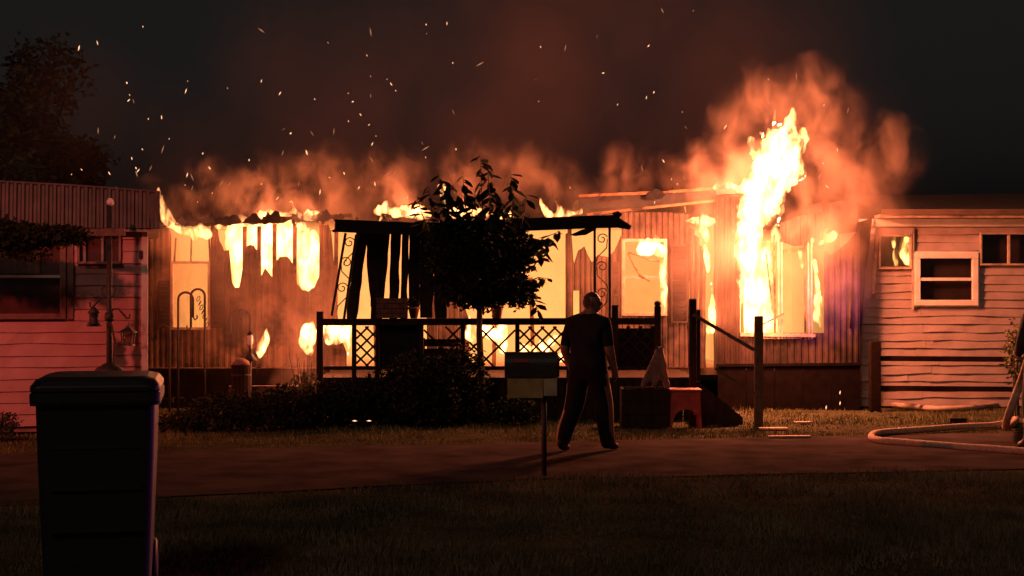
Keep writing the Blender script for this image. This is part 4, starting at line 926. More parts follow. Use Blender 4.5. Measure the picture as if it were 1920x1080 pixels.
# ------------------------------------------------------------------ people
def skin_mesh(name, verts, edges, radii, root=0, sub=2):
    me = bpy.data.meshes.new(name); me.from_pydata([tuple(v) for v in verts], edges, []); me.update()
    o = bpy.data.objects.new(name, me); C.objects.link(o)
    o.modifiers.new('skin', 'SKIN').use_smooth_shade = True
    s = o.modifiers.new('sub', 'SUBSURF'); s.levels = sub; s.render_levels = sub
    for i, r_ in enumerate(radii):
        sv = me.skin_vertices[0].data[i]; sv.radius = r_ if isinstance(r_, tuple) else (r_, r_)
        sv.use_root = (i == root)
    m2 = evaluated(o); bpy.data.objects.remove(o); m2.name = name; return m2
def person(name, label, loc, rz_, J, mats, zone, thick=1.0, group=None, extra=None):
    """J: joint dict; one continuous skinned body with fingers; zone(v)->material index"""
    names = list(J.keys()); idx = {k: i for i, k in enumerate(names)}
    verts = [J[k][0] for k in names]; radii = [J[k][1] for k in names]
    ed = [('pelvis', 'waist'), ('waist', 'chest'), ('chest', 'neck'), ('neck', 'head'), ('head', 'crown')]
    for s in 'lr':
        ed += [('chest', 'sh_' + s), ('sh_' + s, 'el_' + s), ('el_' + s, 'wr_' + s), ('wr_' + s, 'pm_' + s), ('pelvis', 'hip_' + s), ('hip_' + s, 'kn_' + s), ('kn_' + s, 'an_' + s), ('an_' + s, 'ball_' + s), ('ball_' + s, 'toe_' + s), ('an_' + s, 'heel_' + s)]
    me = skin_mesh('body', verts, [(idx[a], idx[b]) for a, b in ed], radii, idx['pelvis'], 2)
    # fingers as separate skinned chains rooted in the palm, joined to the same mesh
    bm = bmesh.new(); bm.from_mesh(me)
    for s, sg in (('l', -1), ('r', 1)):
        wr, pm = Vector(J['wr_' + s][0]), Vector(J['pm_' + s][0]); d = (pm - wr).normalized(); side = Vector((0, 1, 0)); side = (side - d * side.dot(d)).normalized(); nn_ = d.cross(side)
        inw = nn_ * (-1 if nn_.x * sg > 0 else 1)
        fv, fe, fr = [], [], []
        for k, ln2 in enumerate((0.062, 0.072, 0.067, 0.052)):
            o_ = pm + side * (0.027 - 0.018 * k); b0 = len(fv)
            fv += [o_ - d * 0.01, o_ + d * ln2 * 0.45 + inw * 0.006, o_ + d * ln2 * 0.8 + inw * 0.022, o_ + d * ln2 * 0.95 + inw * 0.038]; fe += [(b0, b0 + 1), (b0 + 1, b0 + 2), (b0 + 2, b0 + 3)]; fr += [0.010, 0.0095, 0.009, 0.007]
        b0 = len(fv); o_ = wr.lerp(pm, 0.45) + side * 0.022
        fv += [o_, o_ + side * 0.026 + d * 0.025 + inw * 0.01, o_ + side * 0.032 + d * 0.055 + inw * 0.022]; fe += [(b0, b0 + 1), (b0 + 1, b0 + 2)]; fr += [0.012, 0.011, 0.008]
        fm = skin_mesh('fingers', fv, fe, fr, 0, 1); bm.from_mesh(fm); bpy.data.meshes.remove(fm)
    if extra: extra(bm)
    bm.to_mesh(me); bm.free()
    me.materials.clear()
    for m_ in mats: me.materials.append(m_)
    for p in me.polygons:
        p.use_smooth = True; c = p.center; p.material_index = zone(c)
    t = thing(name, label, 'person', loc, rz_, group)
    put('body', me, t); return t
m_skin = mat('skin', (0.19, 0.09, 0.065), 0.55, 0.1, 20, 0.05)
m_shirt = mat('navy_shirt', (0.012, 0.012, 0.016), 0.95, 0.3, 16, 0.3, spec=0.1)
m_trouser = mat('black_trousers', (0.010, 0.009, 0.010), 0.95, 0.3, 16, 0.3, spec=0.1)
m_boot = mat('black_boots', (0.008, 0.007, 0.007), 0.5, 0.2, 16, 0.1)
m_hair = mat('brown_hair', (0.05, 0.028, 0.018), 0.7, 0.4, 60, 0.5)
# local frame: faces +Y, +X is his right
J = {'pelvis': ((0, 0, 0.90), (0.165, 0.13)), 'waist': ((0, 0.02, 1.08), (0.195, 0.165)), 'chest': ((0, 0.0, 1.32), (0.20, 0.145)), 'neck': ((0.01, 0.02, 1.475), 0.065), 'head': ((0.02, 0.035, 1.56), 0.062), 'crown': ((0.02, 0.035, 1.62), 0.05),
     'sh_l': ((-0.205, 0, 1.37), 0.085), 'el_l': ((-0.265, -0.05, 1.09), 0.058), 'wr_l': ((-0.25, 0.08, 0.87), 0.036), 'pm_l': ((-0.245, 0.12, 0.79), (0.024, 0.04)),
     'sh_r': ((0.205, 0, 1.37), 0.085), 'el_r': ((0.262, -0.02, 1.10), 0.058), 'wr_r': ((0.262, 0.10, 0.87), 0.037), 'pm_r': ((0.26, 0.13, 0.79), (0.024, 0.04)),
     'hip_l': ((-0.10, 0, 0.84), 0.14), 'kn_l': ((-0.16, -0.02, 0.47), 0.11), 'an_l': ((-0.20, -0.24, 0.12), 0.085), 'ball_l': ((-0.22, -0.12, 0.045), (0.048, 0.045)), 'toe_l': ((-0.225, -0.04, 0.035), (0.042, 0.032)), 'heel_l': ((-0.198, -0.28, 0.05), 0.045),
     'hip_r': ((0.10, 0, 0.84), 0.14), 'kn_r': ((0.13, 0.12, 0.47), 0.11), 'an_r': ((0.14, 0.14, 0.11), 0.085), 'ball_r': ((0.16, 0.27, 0.045), (0.048, 0.045)), 'toe_r': ((0.165, 0.35, 0.035), (0.042, 0.032)), 'heel_r': ((0.138, 0.10, 0.05), 0.045)}
head_dir = Vector((0.90, 0.44, 0)).normalized()   # he looks over to his right
hc = Vector((0.02, 0.04, 1.59))
def face(bm):
    sd = Vector((-head_dir.y, head_dir.x, 0))
    def blob(c, r_, sc_=(1, 1, 1)):
        mt = Matrix.Translation(c) @ Matrix((Vector(head_dir).to_tuple() + (0,), Vector(sd).to_tuple() + (0,), (0, 0, 1, 0), (0, 0, 0, 1))).transposed() @ Matrix.Diagonal((*sc_, 1))
        bmesh.ops.create_icosphere(bm, subdivisions=2, radius=r_, matrix=mt)
    blob(hc + Vector((0, 0, 0.005)), 0.1, (1.0, 0.80, 1.13))   # skull
    blob(hc + head_dir * 0.035 + Vector((0, 0, -0.045)), 0.068, (0.95, 0.85, 0.95))  # jaw
    blob(hc + head_dir * 0.098 + Vector((0, 0, -0.015)), 0.017, (1.2, 0.8, 1.5))     # nose
    for s in (-1, 1):
        blob(hc + head_dir * 0.082 + sd * s * 0.032 + Vector((0, 0, 0.022)), 0.014, (0.7, 1.2, 0.7))   # brow / eye
        blob(hc + sd * s * 0.085 + Vector((0, 0, 0.0)), 0.026, (0.8, 0.4, 1.2))      # ears
    blob(hc + head_dir * 0.092 + Vector((0, 0, -0.058)), 0.016, (0.7, 1.4, 0.5))     # lips
def zone1(c):
    if c.z > 1.47:
        v = c - hc
        if c.z < 1.53 and v.dot(head_dir) < 0.03: return 0
        return 4 if (v.z > 0.06 - 0.2 * min(0, v.dot(head_dir)) * 0 and v.dot(head_dir) < 0.07 or (v.dot(head_dir) < -0.005 and v.z > -0.06)) else 0
    if abs(c.x) > 0.215 and c.z < 1.13: return 0
    if c.z > 0.93: return 1
    if c.z > 0.13: return 2
    return 3
person('person', 'person in dark short sleeved shirt and trousers walking along the lane before the fire', (X(1103, 16.5), 16.5, 0.012), R(-32), J, [m_skin, m_shirt, m_trouser, m_boot, m_hair], zone1, extra=face)
# the firefighter at the frame's edge, elbow out, holding the hose
m_coat = mat('turnout_coat', (0.012, 0.013, 0.017), 0.85, 0.3, 14, 0.3)
m_refl = mat('reflective_band', (0.5, 0.5, 0.48), 0.35, 0.1)
J2 = {'pelvis': ((0, 0, 0.92), (0.19, 0.16)), 'waist': ((0, 0.02, 1.08), (0.2, 0.17)), 'chest': ((0, 0.02, 1.36), (0.21, 0.16)), 'neck': ((0, 0.03, 1.52), 0.075), 'head': ((0, 0.06, 1.63), (0.085, 0.1)), 'crown': ((0, 0.06, 1.70), (0.075, 0.09)),
      'sh_l': ((-0.23, 0, 1.42), 0.10), 'el_l': ((-0.40, -0.10, 1.15), 0.078), 'wr_l': ((-0.24, 0.16, 1.03), 0.05), 'pm_l': ((-0.18, 0.23, 1.02), (0.035, 0.045)),
      'sh_r': ((0.23, 0, 1.42), 0.10), 'el_r': ((0.32, -0.06, 1.13), 0.075), 'wr_r': ((0.24, 0.18, 1.02), 0.05), 'pm_r': ((0.19, 0.24, 1.01), (0.035, 0.045)),
      'hip_l': ((-0.11, 0, 0.86), 0.14), 'kn_l': ((-0.15, 0.06, 0.49), 0.105), 'an_l': ((-0.16, 0.0, 0.13), 0.08), 'ball_l': ((-0.18, 0.13, 0.055), (0.06, 0.055)), 'toe_l': ((-0.185, 0.2, 0.045), (0.05, 0.042)), 'heel_l': ((-0.16, -0.04, 0.055), 0.055),
      'hip_r': ((0.11, 0, 0.86), 0.14), 'kn_r': ((0.14, 0.04, 0.49), 0.105), 'an_r': ((0.16, -0.04, 0.13), 0.08), 'ball_r': ((0.18, 0.09, 0.055), (0.06, 0.055)), 'toe_r': ((0.185, 0.16, 0.045), (0.05, 0.042)), 'heel_r': ((0.16, -0.08, 0.055), 0.055)}
def zone2(c):
    if c.z > 1.5: return 0
    if 0.30 < c.z < 0.35 or 0.80 < c.z < 0.84: return 2
    if abs(c.x) > 0.2 and c.y > 0.10 and c.z > 0.9: return 2 if c.y < 0.14 else 3
    if c.z < 0.22: return 3
    return 1
ff = person('firefighter', 'firefighter in black turnout gear with bent elbow holding the hose', (5.72, 16.6, 0.012), R(25), J2, [m_skin, m_coat, m_refl, m_boot], zone2)
hm = MB().lathe([(0.17, -0.02), (0.165, 0.0), (0.125, 0.01), (0.12, 0.07), (0.08, 0.13), (0.02, 0.15)], (0, 0, 0), 20).build('helmet', m_black, ff, smooth=True); hm.location = (0, 0.05, 1.66)
MB().tube([(-0.12, -0.2, 1.05), (-0.12, -0.22, 1.4)], [0.07, 0.07], 10).build('air_cylinder', m_black, ff)

# ------------------------------------------------------------------ hoses and debris
def smoothpath(pts, n=10):
    out = []; P_ = [Vector(p) for p in pts]; P_ = [P_[0]] + P_ + [P_[-1]]
    for i in range(1, len(P_) - 2):
        for k in range(n):
            t = k / n; a, b, c, d = P_[i - 1], P_[i], P_[i + 1], P_[i + 2]
            out.append(0.5 * ((2 * b) + (c - a) * t + (2 * a - 5 * b + 4 * c - d) * t * t + (3 * b - a - 3 * c + d) * t ** 3))
    out.append(P_[-2]); return out
def gp(px, py, z=0.045):
    Y = (CAM_H - z) * FPX / (py - HY); return Vector((X(px, Y), Y, z))
hs = MB().tube(smoothpath([gp(2050, 858), gp(1915, 846), gp(1800, 838), gp(1700, 830), gp(1650, 826), gp(1634, 819), gp(1650, 811), gp(1720, 806), (*gp(1800, 800)[:2], 0.045), gp(1870, 796), gp(1905, 786), (5.52, 17.3, 0.22), (5.60, 16.95, 0.8), (5.64, 16.88, 1.02)]), 0.042, 10).build('fire_hose', m_hose, None, smooth=True)
tag(hs, 'pale fire hose looped back on itself over the lane edge', 'hose')
hs = MB().tube(smoothpath([gp(1652, 757), gp(1700, 761), gp(1760, 766), gp(1830, 764), gp(1890, 756), gp(1960, 752), gp(2100, 760)]), 0.04, 10).build('fire_hose', m_hose, None, smooth=True)
tag(hs, 'fire hose lying straight along the grass below the cream siding', 'hose')
for i, (px, py, d, rz_, lab) in enumerate(((1795, 797, (0.22, 0.1, 0.065), 4, 'dark brick lying on the verge by the looped hose'), (1676, 786, (0.13, 0.06, 0.02), -5, 'thin dark wood scrap on the grass right of the bay'), (1480, 822, (0.5, 0.1, 0.02), 4, 'flat pale board scrap at the lane edge'), (1890, 806, (0.25, 0.08, 0.03), 8, 'charred scrap of wood beside the looped hose'), (1450, 806, (0.35, 0.14, 0.015), -3, 'pale flat siding scrap on the grass below the stair post'), (1505, 797, (0.22, 0.1, 0.02), 12, 'small pale siding scrap on the verge before the bay'))):
    p = gp(px, py, 0.0); t = thing('debris_scrap' if i else 'loose_brick', lab, 'debris', (p.x, p.y, 0.004 + gz(p.x, p.y)), R(rz_), 'debris on the verge')
    mb = MB().box((0, 0, d[2] / 2 + 0.01), d)
    mb.v = [(x + 0.015 * N3((x * 9, y * 9, i)), y + 0.012 * N3((x * 7, y * 9, i + 3)), z) for x, y, z in mb.v]
    mb.build('piece', m_hose if i in (2, 4, 5) else m_char, t, bevel=0.006)

# ------------------------------------------------------------------ fire
def blob_mesh(chains, Y, voxel, amp, nscale, zstretch=0.5, depth=1.0, seed=0.0, lick=0.0):
    """union of spheres along chains -> voxel remesh -> noise-torn outline"""
    bm = bmesh.new(); rng = random.Random(int(seed * 10) + 3)
    for ch in chains:
        dy = 0.0
        for (a, b) in zip(ch, ch[1:] + [ch[-1]]):
            L_ = math.hypot(a[0] - b[0], a[1] - b[1]); n = max(1, int(L_ / max(2.0, 0.45 * min(a[2], b[2]))))
            for k in range(n):
                t = k / n; px, py, r_ = [a[i] + (b[i] - a[i]) * t for i in range(3)]
                yy = Y + (a[3] if len(a) > 3 else 0) * (1 - t) + (b[3] if len(b) > 3 else 0) * t
                rr = max(r_ * yy / FPX, voxel * 1.3)
                bmesh.ops.create_icosphere(bm, subdivisions=2, radius=rr, matrix=Matrix.Translation(PT(px, py, yy)) @ Matrix.Diagonal((1, depth, 1, 1)))
    me = bpy.data.meshes.new('blob'); bm.to_mesh(me); bm.free()
    o = bpy.data.objects.new('blob', me); C.objects.link(o)
    r_ = o.modifiers.new('r', 'REMESH'); r_.mode = 'VOXEL'; r_.voxel_size = voxel
    s_ = o.modifiers.new('s', 'SMOOTH'); s_.iterations = 4; s_.factor = 0.6
    m2 = evaluated(o); bpy.data.objects.remove(o); bpy.data.meshes.remove(me)
    co = np.empty(len(m2.vertices) * 3); m2.vertices.foreach_get('co', co); co = co.reshape(-1, 3)
    no = np.empty(len(m2.vertices) * 3); m2.vertices.foreach_get('normal', no); no = no.reshape(-1, 3)
    for i in range(len(co)):
        p = Vector(co[i]) + Vector((seed, seed * 0.7, 0)); q = Vector((p.x * nscale, p.y * nscale, p.z * nscale * zstretch))
        d = noise.noise(q) + 0.55 * noise.noise(q * 2.3) + 0.3 * noise.noise(q * 5.1)
        co[i] = co[i] + no[i] * amp * d
        if lick: co[i][2] += lick * max(0, noise.noise(Vector((p.x * nscale * 2.2, p.y * nscale * 2.2, seed)))) * max(0.0, no[i][2] + 0.3)
    m2.vertices.foreach_set('co', co.reshape(-1)); m2.update()
    m2.polygons.foreach_set('use_smooth', [True] * len(m2.polygons))
    return m2
me = blob_mesh([[(1238, 654, 5), (1232, 668, 9), (1222, 692, 9), (1213, 712, 8), (1208, 722, 6)], [(1240, 656, 5), (1241, 680, 9), (1245, 704, 8), (1249, 724, 6)], [(1234, 676, 9), (1231, 704, 8), (1229, 724, 7)], [(1243, 650, 3), (1246, 646, 2)]], YD, 0.012, 0.022, 9.0, 0.35, 0.8, 2.2)
me.transform(Matrix.Translation(-CLOTH_PENDING.location)); me.materials.clear(); me.materials.append(m_cloth); put('cloth_folds', me, CLOTH_PENDING)
FIRE = (1.0, 0.262, 0.115)
def plamp(name, loc, watts, col=FIRE, radius=0.12, parent=None):
    l = bpy.data.lights.new(name, 'POINT'); l.energy = watts; l.color = col; l.shadow_soft_size = radius
    o = bpy.data.objects.new(name, l); C.objects.link(o); o.location = loc
    if parent: o.parent = parent
    return o
fi = [0]
def flame(label, Y, chains, K, lamps=(), amp=None, voxel=0.022, lick=0.10, name='flame', group='flames', col=(1.0, 0.39, 0.12), depth=1.0, nscale=5.0):
    fi[0] += 1
    rmax = max(p[2] for c in chains for p in c) * Y / FPX
    me = blob_mesh(chains, Y, voxel, amp if amp is not None else max(0.018, 0.33 * rmax), nscale, 0.5, depth, fi[0] * 1.7, lick)
    m_ = mat_flame(round(K / (2 * rmax * depth), 1), col); me.materials.clear(); me.materials.append(m_)
    zmin = min(v.co.z for v in me.vertices); xm = sum(v.co.x for v in me.vertices) / len(me.vertices)
    base_ = Vector((xm, Y, zmin)); me.transform(Matrix.Translation(-base_))
    t = thing(name, label, 'fire', base_, 0, group)
    put('flame_body', me, t)
    for (px, py, dY, W) in lamps:
        plamp('flame_light', PT(px, py, Y + dY) - base_, W, parent=t)
    return t
flame('thin curling flame streaming off the eave beside the red house corner', 22.75, [[(297, 362, 4), (303, 388, 8), (318, 415, 11), (345, 433, 11), (388, 440, 9)], [(306, 400, 5), (330, 428, 6), (362, 446, 6)]], 3.2, [(330, 405, -0.4, 45)], amp=0.05)
flame('white hot fire behind the burnt holes of the ribbed left wall', 23.55, [[(450, 440, 26), (452, 490, 22), (447, 540, 13)], [(498, 436, 34), (498, 480, 28), (502, 520, 14)], [(535, 440, 30), (536, 480, 22)], [(578, 440, 14), (580, 490, 30), (584, 545, 20)]], 11, [(500, 470, -0.2, 60), (580, 480, -0.2, 60)], amp=0.07)
flame('small pale flame licking the ribbed wall above the garden bed', 22.6, [[(486, 668, 5), (490, 652, 11), (499, 636, 9), (501, 622, 3)], [(488, 652, 7), (478, 660, 4)]], 6, [(492, 645, -0.45, 35)], amp=0.03)
flame('bright ragged flame left of the porch end post', 21.3, [[(578, 622, 15), (572, 640, 11), (583, 660, 9)], [(592, 625, 8), (585, 640, 10)]], 11, [(580, 630, -0.3, 75)])
flame('bright flame under the porch rail between end post and lattice', 21.4, [[(612, 620, 16), (632, 622, 18), (652, 624, 14)], [(655, 640, 6), (652, 668, 4)], [(618, 636, 8), (640, 640, 8)]], 12, [(630, 632, -0.1, 50)])
flame('cluster of flames behind the rail right of the big shrub', 22.0, [[(872, 628, 7), (884, 634, 8)], [(902, 618, 12), (918, 625, 12), (930, 632, 10)], [(942, 610, 10), (945, 635, 11), (943, 655, 9)], [(878, 615, 5), (880, 600, 3)]], 10, [(925, 630, -0.4, 45)])
flame('flames glowing through the lattice beside the walking person', 21.5, [[(984, 658, 11), (998, 662, 10)], [(1016, 646, 9), (1024, 656, 8)], [(1036, 640, 10), (1046, 634, 8)], [(1052, 672, 8), (1058, 664, 5)]], 10, [(1010, 650, -0.2, 45)])
flame('broken line of flames running along the charred left roof edge', 22.95, [[(440, 412, 5), (470, 410, 6), (500, 405, 7), (530, 404, 7), (556, 398, 6), (548, 384, 3)], [(560, 404, 6), (598, 407, 10), (606, 404, 5)], [(568, 425, 8), (560, 424, 5)], [(404, 424, 4), (424, 428, 5)]], 4.0, [(480, 395, -0.1, 45), (570, 392, -0.1, 45)], amp=0.05)
flame('flames on the roof edge just left of the tree top', 22.9, [[(706, 396, 7), (722, 392, 9), (738, 394, 8)], [(742, 402, 7), (758, 398, 13), (778, 395, 15), (800, 402, 10)], [(716, 408, 4), (712, 415, 3)]], 6.5, [(755, 385, -0.1, 60)])
flame('flames on the roof glimpsed between the tree shoots', 22.9, [[(826, 352, 8), (836, 372, 10), (838, 395, 9)], [(845, 402, 10), (880, 398, 12), (910, 402, 10)], [(930, 400, 9), (955, 405, 9)]], 5, [(870, 380, -0.1, 60)])
flame('two yellow flame tongues standing on the awning right of the tree', 21.9, [[(1030, 405, 9), (1022, 393, 7), (1014, 380, 4)], [(1048, 403, 9), (1048, 390, 6), (1042, 378, 3)], [(1062, 402, 6), (1090, 398, 4)]], 5, [(1030, 385, -0.1, 50)])
flame('flame bursting from the upper corner of the double hung window', 22.9, [[(1206, 468, 10), (1222, 464, 17), (1238, 470, 12)], [(1241, 490, 6), (1243, 530, 5)], [(1243, 540, 8), (1244, 556, 7), (1244, 588, 4)], [(1215, 448, 4), (1236, 446, 4)]], 11, [(1225, 462, -0.35, 45)])
flame('flame under the roof edge above the warped panels', 22.85, [[(1286, 414, 5), (1302, 413, 7), (1318, 412, 9), (1332, 416, 11)], [(1310, 425, 6), (1322, 436, 7), (1326, 452, 5)], [(1284, 388, 3), (1285, 398, 4)]], 8, [(1318, 415, -0.3, 35)])
flame('narrow flame burning down the gap beside the bay', 22.8, [[(1334, 530, 3), (1336, 560, 5), (1337, 590, 9), (1336, 606, 8)], [(1332, 618, 9), (1328, 625, 5)], [(1322, 460, 4), (1326, 490, 7), (1328, 510, 4)]], 9, [(1333, 600, -0.3, 30)])
flame('towering white hot flame roaring out of the bay window', YB + 0.05, [[(1412, 606, 30, 0.2), (1406, 540, 25, 0.0), (1404, 460, 22, -0.3), (1408, 420, 26, -0.6), (1425, 375, 36, -0.85), (1445, 335, 42, -1.0), (1462, 290, 38, -1.1), (1470, 258, 23, -1.2), (1472, 240, 8, -1.2)],
      [(1436, 612, 18, 0.1), (1432, 560, 14, 0.1), (1438, 500, 13, 0.1), (1434, 470, 10)], [(1440, 470, 8, -0.1), (1455, 445, 10, -0.1), (1460, 420, 5, -0.1)], [(1452, 350, 26, -1.0), (1488, 305, 22, -1.1), (1491, 275, 12, -1.2)],
      [(1425, 300, 8, -1.0), (1412, 285, 5, -1.1), (1408, 262, 3, -1.1)], [(1405, 356, 10, -0.7), (1380, 354, 6, -0.3)], [(1440, 300, 9, -1.0), (1431, 272, 6, -1.1), (1428, 250, 3, -1.1)], [(1500, 295, 8, -1.1), (1509, 272, 5, -1.2), (1506, 252, 2, -1.2)], [(1480, 252, 8, -1.2), (1486, 226, 3, -1.2)], [(1455, 268, 10, -1.1), (1450, 240, 4, -1.2), (1453, 222, 2, -1.2)], [(1492, 342, 11, -1.0), (1512, 332, 5, -1.1)], [(1402, 425, 8, -0.5), (1388, 402, 5, -0.5), (1386, 388, 2, -0.5)], [(1440, 420, 8, -0.5), (1462, 400, 6, -0.6), (1470, 384, 3, -0.6)]], 16, [(1425, 600, -0.8, 80), (1415, 450, -1.1, 480), (1445, 345, -1.3, 1150), (1468, 280, -1.3, 550)], amp=0.085, voxel=0.022, lick=0.18, nscale=6.5)
flame('pale flame running along the roof edge left of the towering fire', 22.6, [[(1340, 353, 5), (1362, 350, 7), (1382, 354, 8), (1398, 352, 7)]], 5, [(1365, 345, -0.2, 50)])
flame('small flame torn from the smoking top of the bay panels', YB - 0.15, [[(1538, 458, 5), (1550, 452, 7), (1564, 444, 6), (1572, 434, 3)], [(1524, 450, 5), (1520, 458, 4)]], 4.5, [(1550, 446, -0.3, 16)], amp=0.03)
flame('thin flames in the split between bay window and ribbed panel', YB + 0.2, [[(1528, 490, 5), (1533, 540, 6), (1531, 600, 7)], [(1500, 474, 6), (1504, 500, 4)], [(1541, 560, 4), (1539, 612, 5)]], 5)
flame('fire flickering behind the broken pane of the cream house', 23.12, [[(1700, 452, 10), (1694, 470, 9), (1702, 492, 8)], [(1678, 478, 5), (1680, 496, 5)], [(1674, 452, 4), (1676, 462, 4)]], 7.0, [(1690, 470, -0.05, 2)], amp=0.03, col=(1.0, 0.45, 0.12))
# burning gas filling the rooms: seen through every opening
def room_fire(label, x0, x1, y0, y1, z0, z1, col, k):
    me = MB().box((0, 0, (z1 - z0) / 2), (x1 - x0, y1 - y0, z1 - z0)).mesh('fire_body')
    m_ = bpy.data.materials.new('room_fire'); m_.use_nodes = True; n = m_.node_tree.nodes; n.clear(); L = m_.node_tree.links
    e = n.new('ShaderNodeEmission'); e.inputs[0].default_value = list(col) + [1]; e.inputs[1].default_value = k
    o = n.new('ShaderNodeOutputMaterial'); L.new(e.outputs[0], o.inputs['Volume']); me.materials.append(m_)
    t = thing('room_fire', label, 'fire', ((x0 + x1) / 2, (y0 + y1) / 2, z0)); put('fire_body', me, t); return t
rf1 = room_fire('orange fire filling the rooms behind the ribbed walls and porch', X(256, YM) + 0.1, X(1380, YB), 23.2, 26.9, FLOOR + 0.01, 2.78, (1.0, 0.46, 0.12), 0.27)
rf2 = room_fire('yellow fire filling the bay room behind its burnt window', X(1390, YB), X(1612, YB) - 0.09, YB + 0.1, 26.9, FLOOR + 0.02, 2.6, (1.0, 0.45, 0.12), 0.24)
for px, W in ((360, 60), (500, 60), (700, 80), (860, 80), (1020, 90), (1200, 80)):
    plamp('fire_light', PT(px, 560, 24.4) - rf1.location, W, FIRE, 0.3, rf1)
plamp('fire_light', PT(1490, 560, 23.2) - rf2.location, 70, FIRE, 0.3, rf2)

# ------------------------------------------------------------------ embers
em_m = mat_emit('ember_glow', (1.0, 0.50, 0.24), 2.0)
em_d = mat_emit('ember_dim', (1.0, 0.42, 0.2), 0.5)
def ember_mesh(name, m, L_, w_):
    me = bpy.data.meshes.new(name); me.from_pydata([(0, 0, -L_ / 2), (w_, 0, 0), (0, w_, 0.1 * L_), (-w_, 0, 0), (0, -w_, -0.1 * L_), (0.15 * w_, 0, L_ / 2)], [], [(0, 2, 1), (0, 3, 2), (0, 4, 3), (0, 1, 4), (5, 1, 2), (5, 2, 3), (5, 3, 4), (5, 4, 1)]); me.materials.append(m); return me
ems = [ember_mesh('ember', em_m, 0.10, 0.010), ember_mesh('ember', em_m, 0.045, 0.011), ember_mesh('ember', em_d, 0.15, 0.009), ember_mesh('ember', em_m, 0.065, 0.009)]
rng = random.Random(77)
seen = [(352, 152), (490, 152), (525, 175), (243, 178), (278, 223), (303, 220), (532, 242), (545, 250), (585, 250), (626, 246), (705, 255), (698, 270), (697, 300), (530, 287), (575, 286), (267, 280), (305, 280), (247, 297), (255, 315), (256, 326), (153, 318), (134, 327), (205, 325), (220, 355), (351, 328), (360, 332), (347, 347), (393, 315), (415, 344), (467, 300), (398, 362), (646, 325), (645, 325), (618, 333), (673, 352), (703, 345), (728, 325), (735, 332), (740, 325), (838, 44), (799, 46), (800, 63), (695, 60), (615, 80), (688, 104), (695, 143), (695, 180), (653, 175), (676, 215), (692, 234), (850, 210), (855, 280), (798, 278), (798, 295), (268, 50), (490, 57), (148, 90), (184, 245), (215, 257), (590, 186), (849, 118), (742, 170), (1216, 86), (1131, 137), (1212, 183), (1226, 173), (1158, 196), (1286, 239), (1204, 316), (1259, 336), (1270, 345), (1283, 334), (1244, 302), (1360, 238), (1441, 149), (1493, 143), (1545, 197), (1590, 207), (1570, 281), (1543, 306), (1538, 329), (1551, 350), (1300, 20), (1242, 20), (900, 120), (1010, 190), (1060, 90), (545, 378), (520, 372), (560, 345), (490, 345), (600, 360), (430, 345)]
for i in range(26): seen.append((rng.uniform(150, 1300), 380 - 330 * rng.random() ** 2.2))
for i, (px, py) in enumerate(seen):
    Y = rng.uniform(20.8, 24.5)
    o = put('ember', ems[rng.choice((0, 1, 1, 2, 2, 3))], None, PT(px, py, Y), (rng.uniform(-0.5, 0.5), rng.gauss(0, 0.55), rng.uniform(0, 6)), [rng.uniform(0.45, 1.05)] * 3)
    tag(o, 'tiny glowing ember flake rising in the dark smoke above the roofs', 'ember', 'embers in the smoke')
for i, (px, py, Y) in enumerate(((1549, 764, 22.4), (1575, 736, 22.5), (1575, 756, 22.5), (665, 789, 19.1), (692, 789, 19.1))):  # glowing flakes standing in for glints in the skirting and under the shrubs
    o = put('ember', ems[3], None, PT(px, py, Y), (0, 1.57 if i > 2 else 0.1, 0)); tag(o, ['glowing flake added for a glint at the foot of the bay skirting', 'upper glowing flake added for a glint through the bay skirting', 'lower glowing flake added for a glint through the bay skirting', 'glowing flake added for a glint under the low shrub by the porch end', 'glowing flake added for a glint under the large rounded shrub'][i], 'ember')

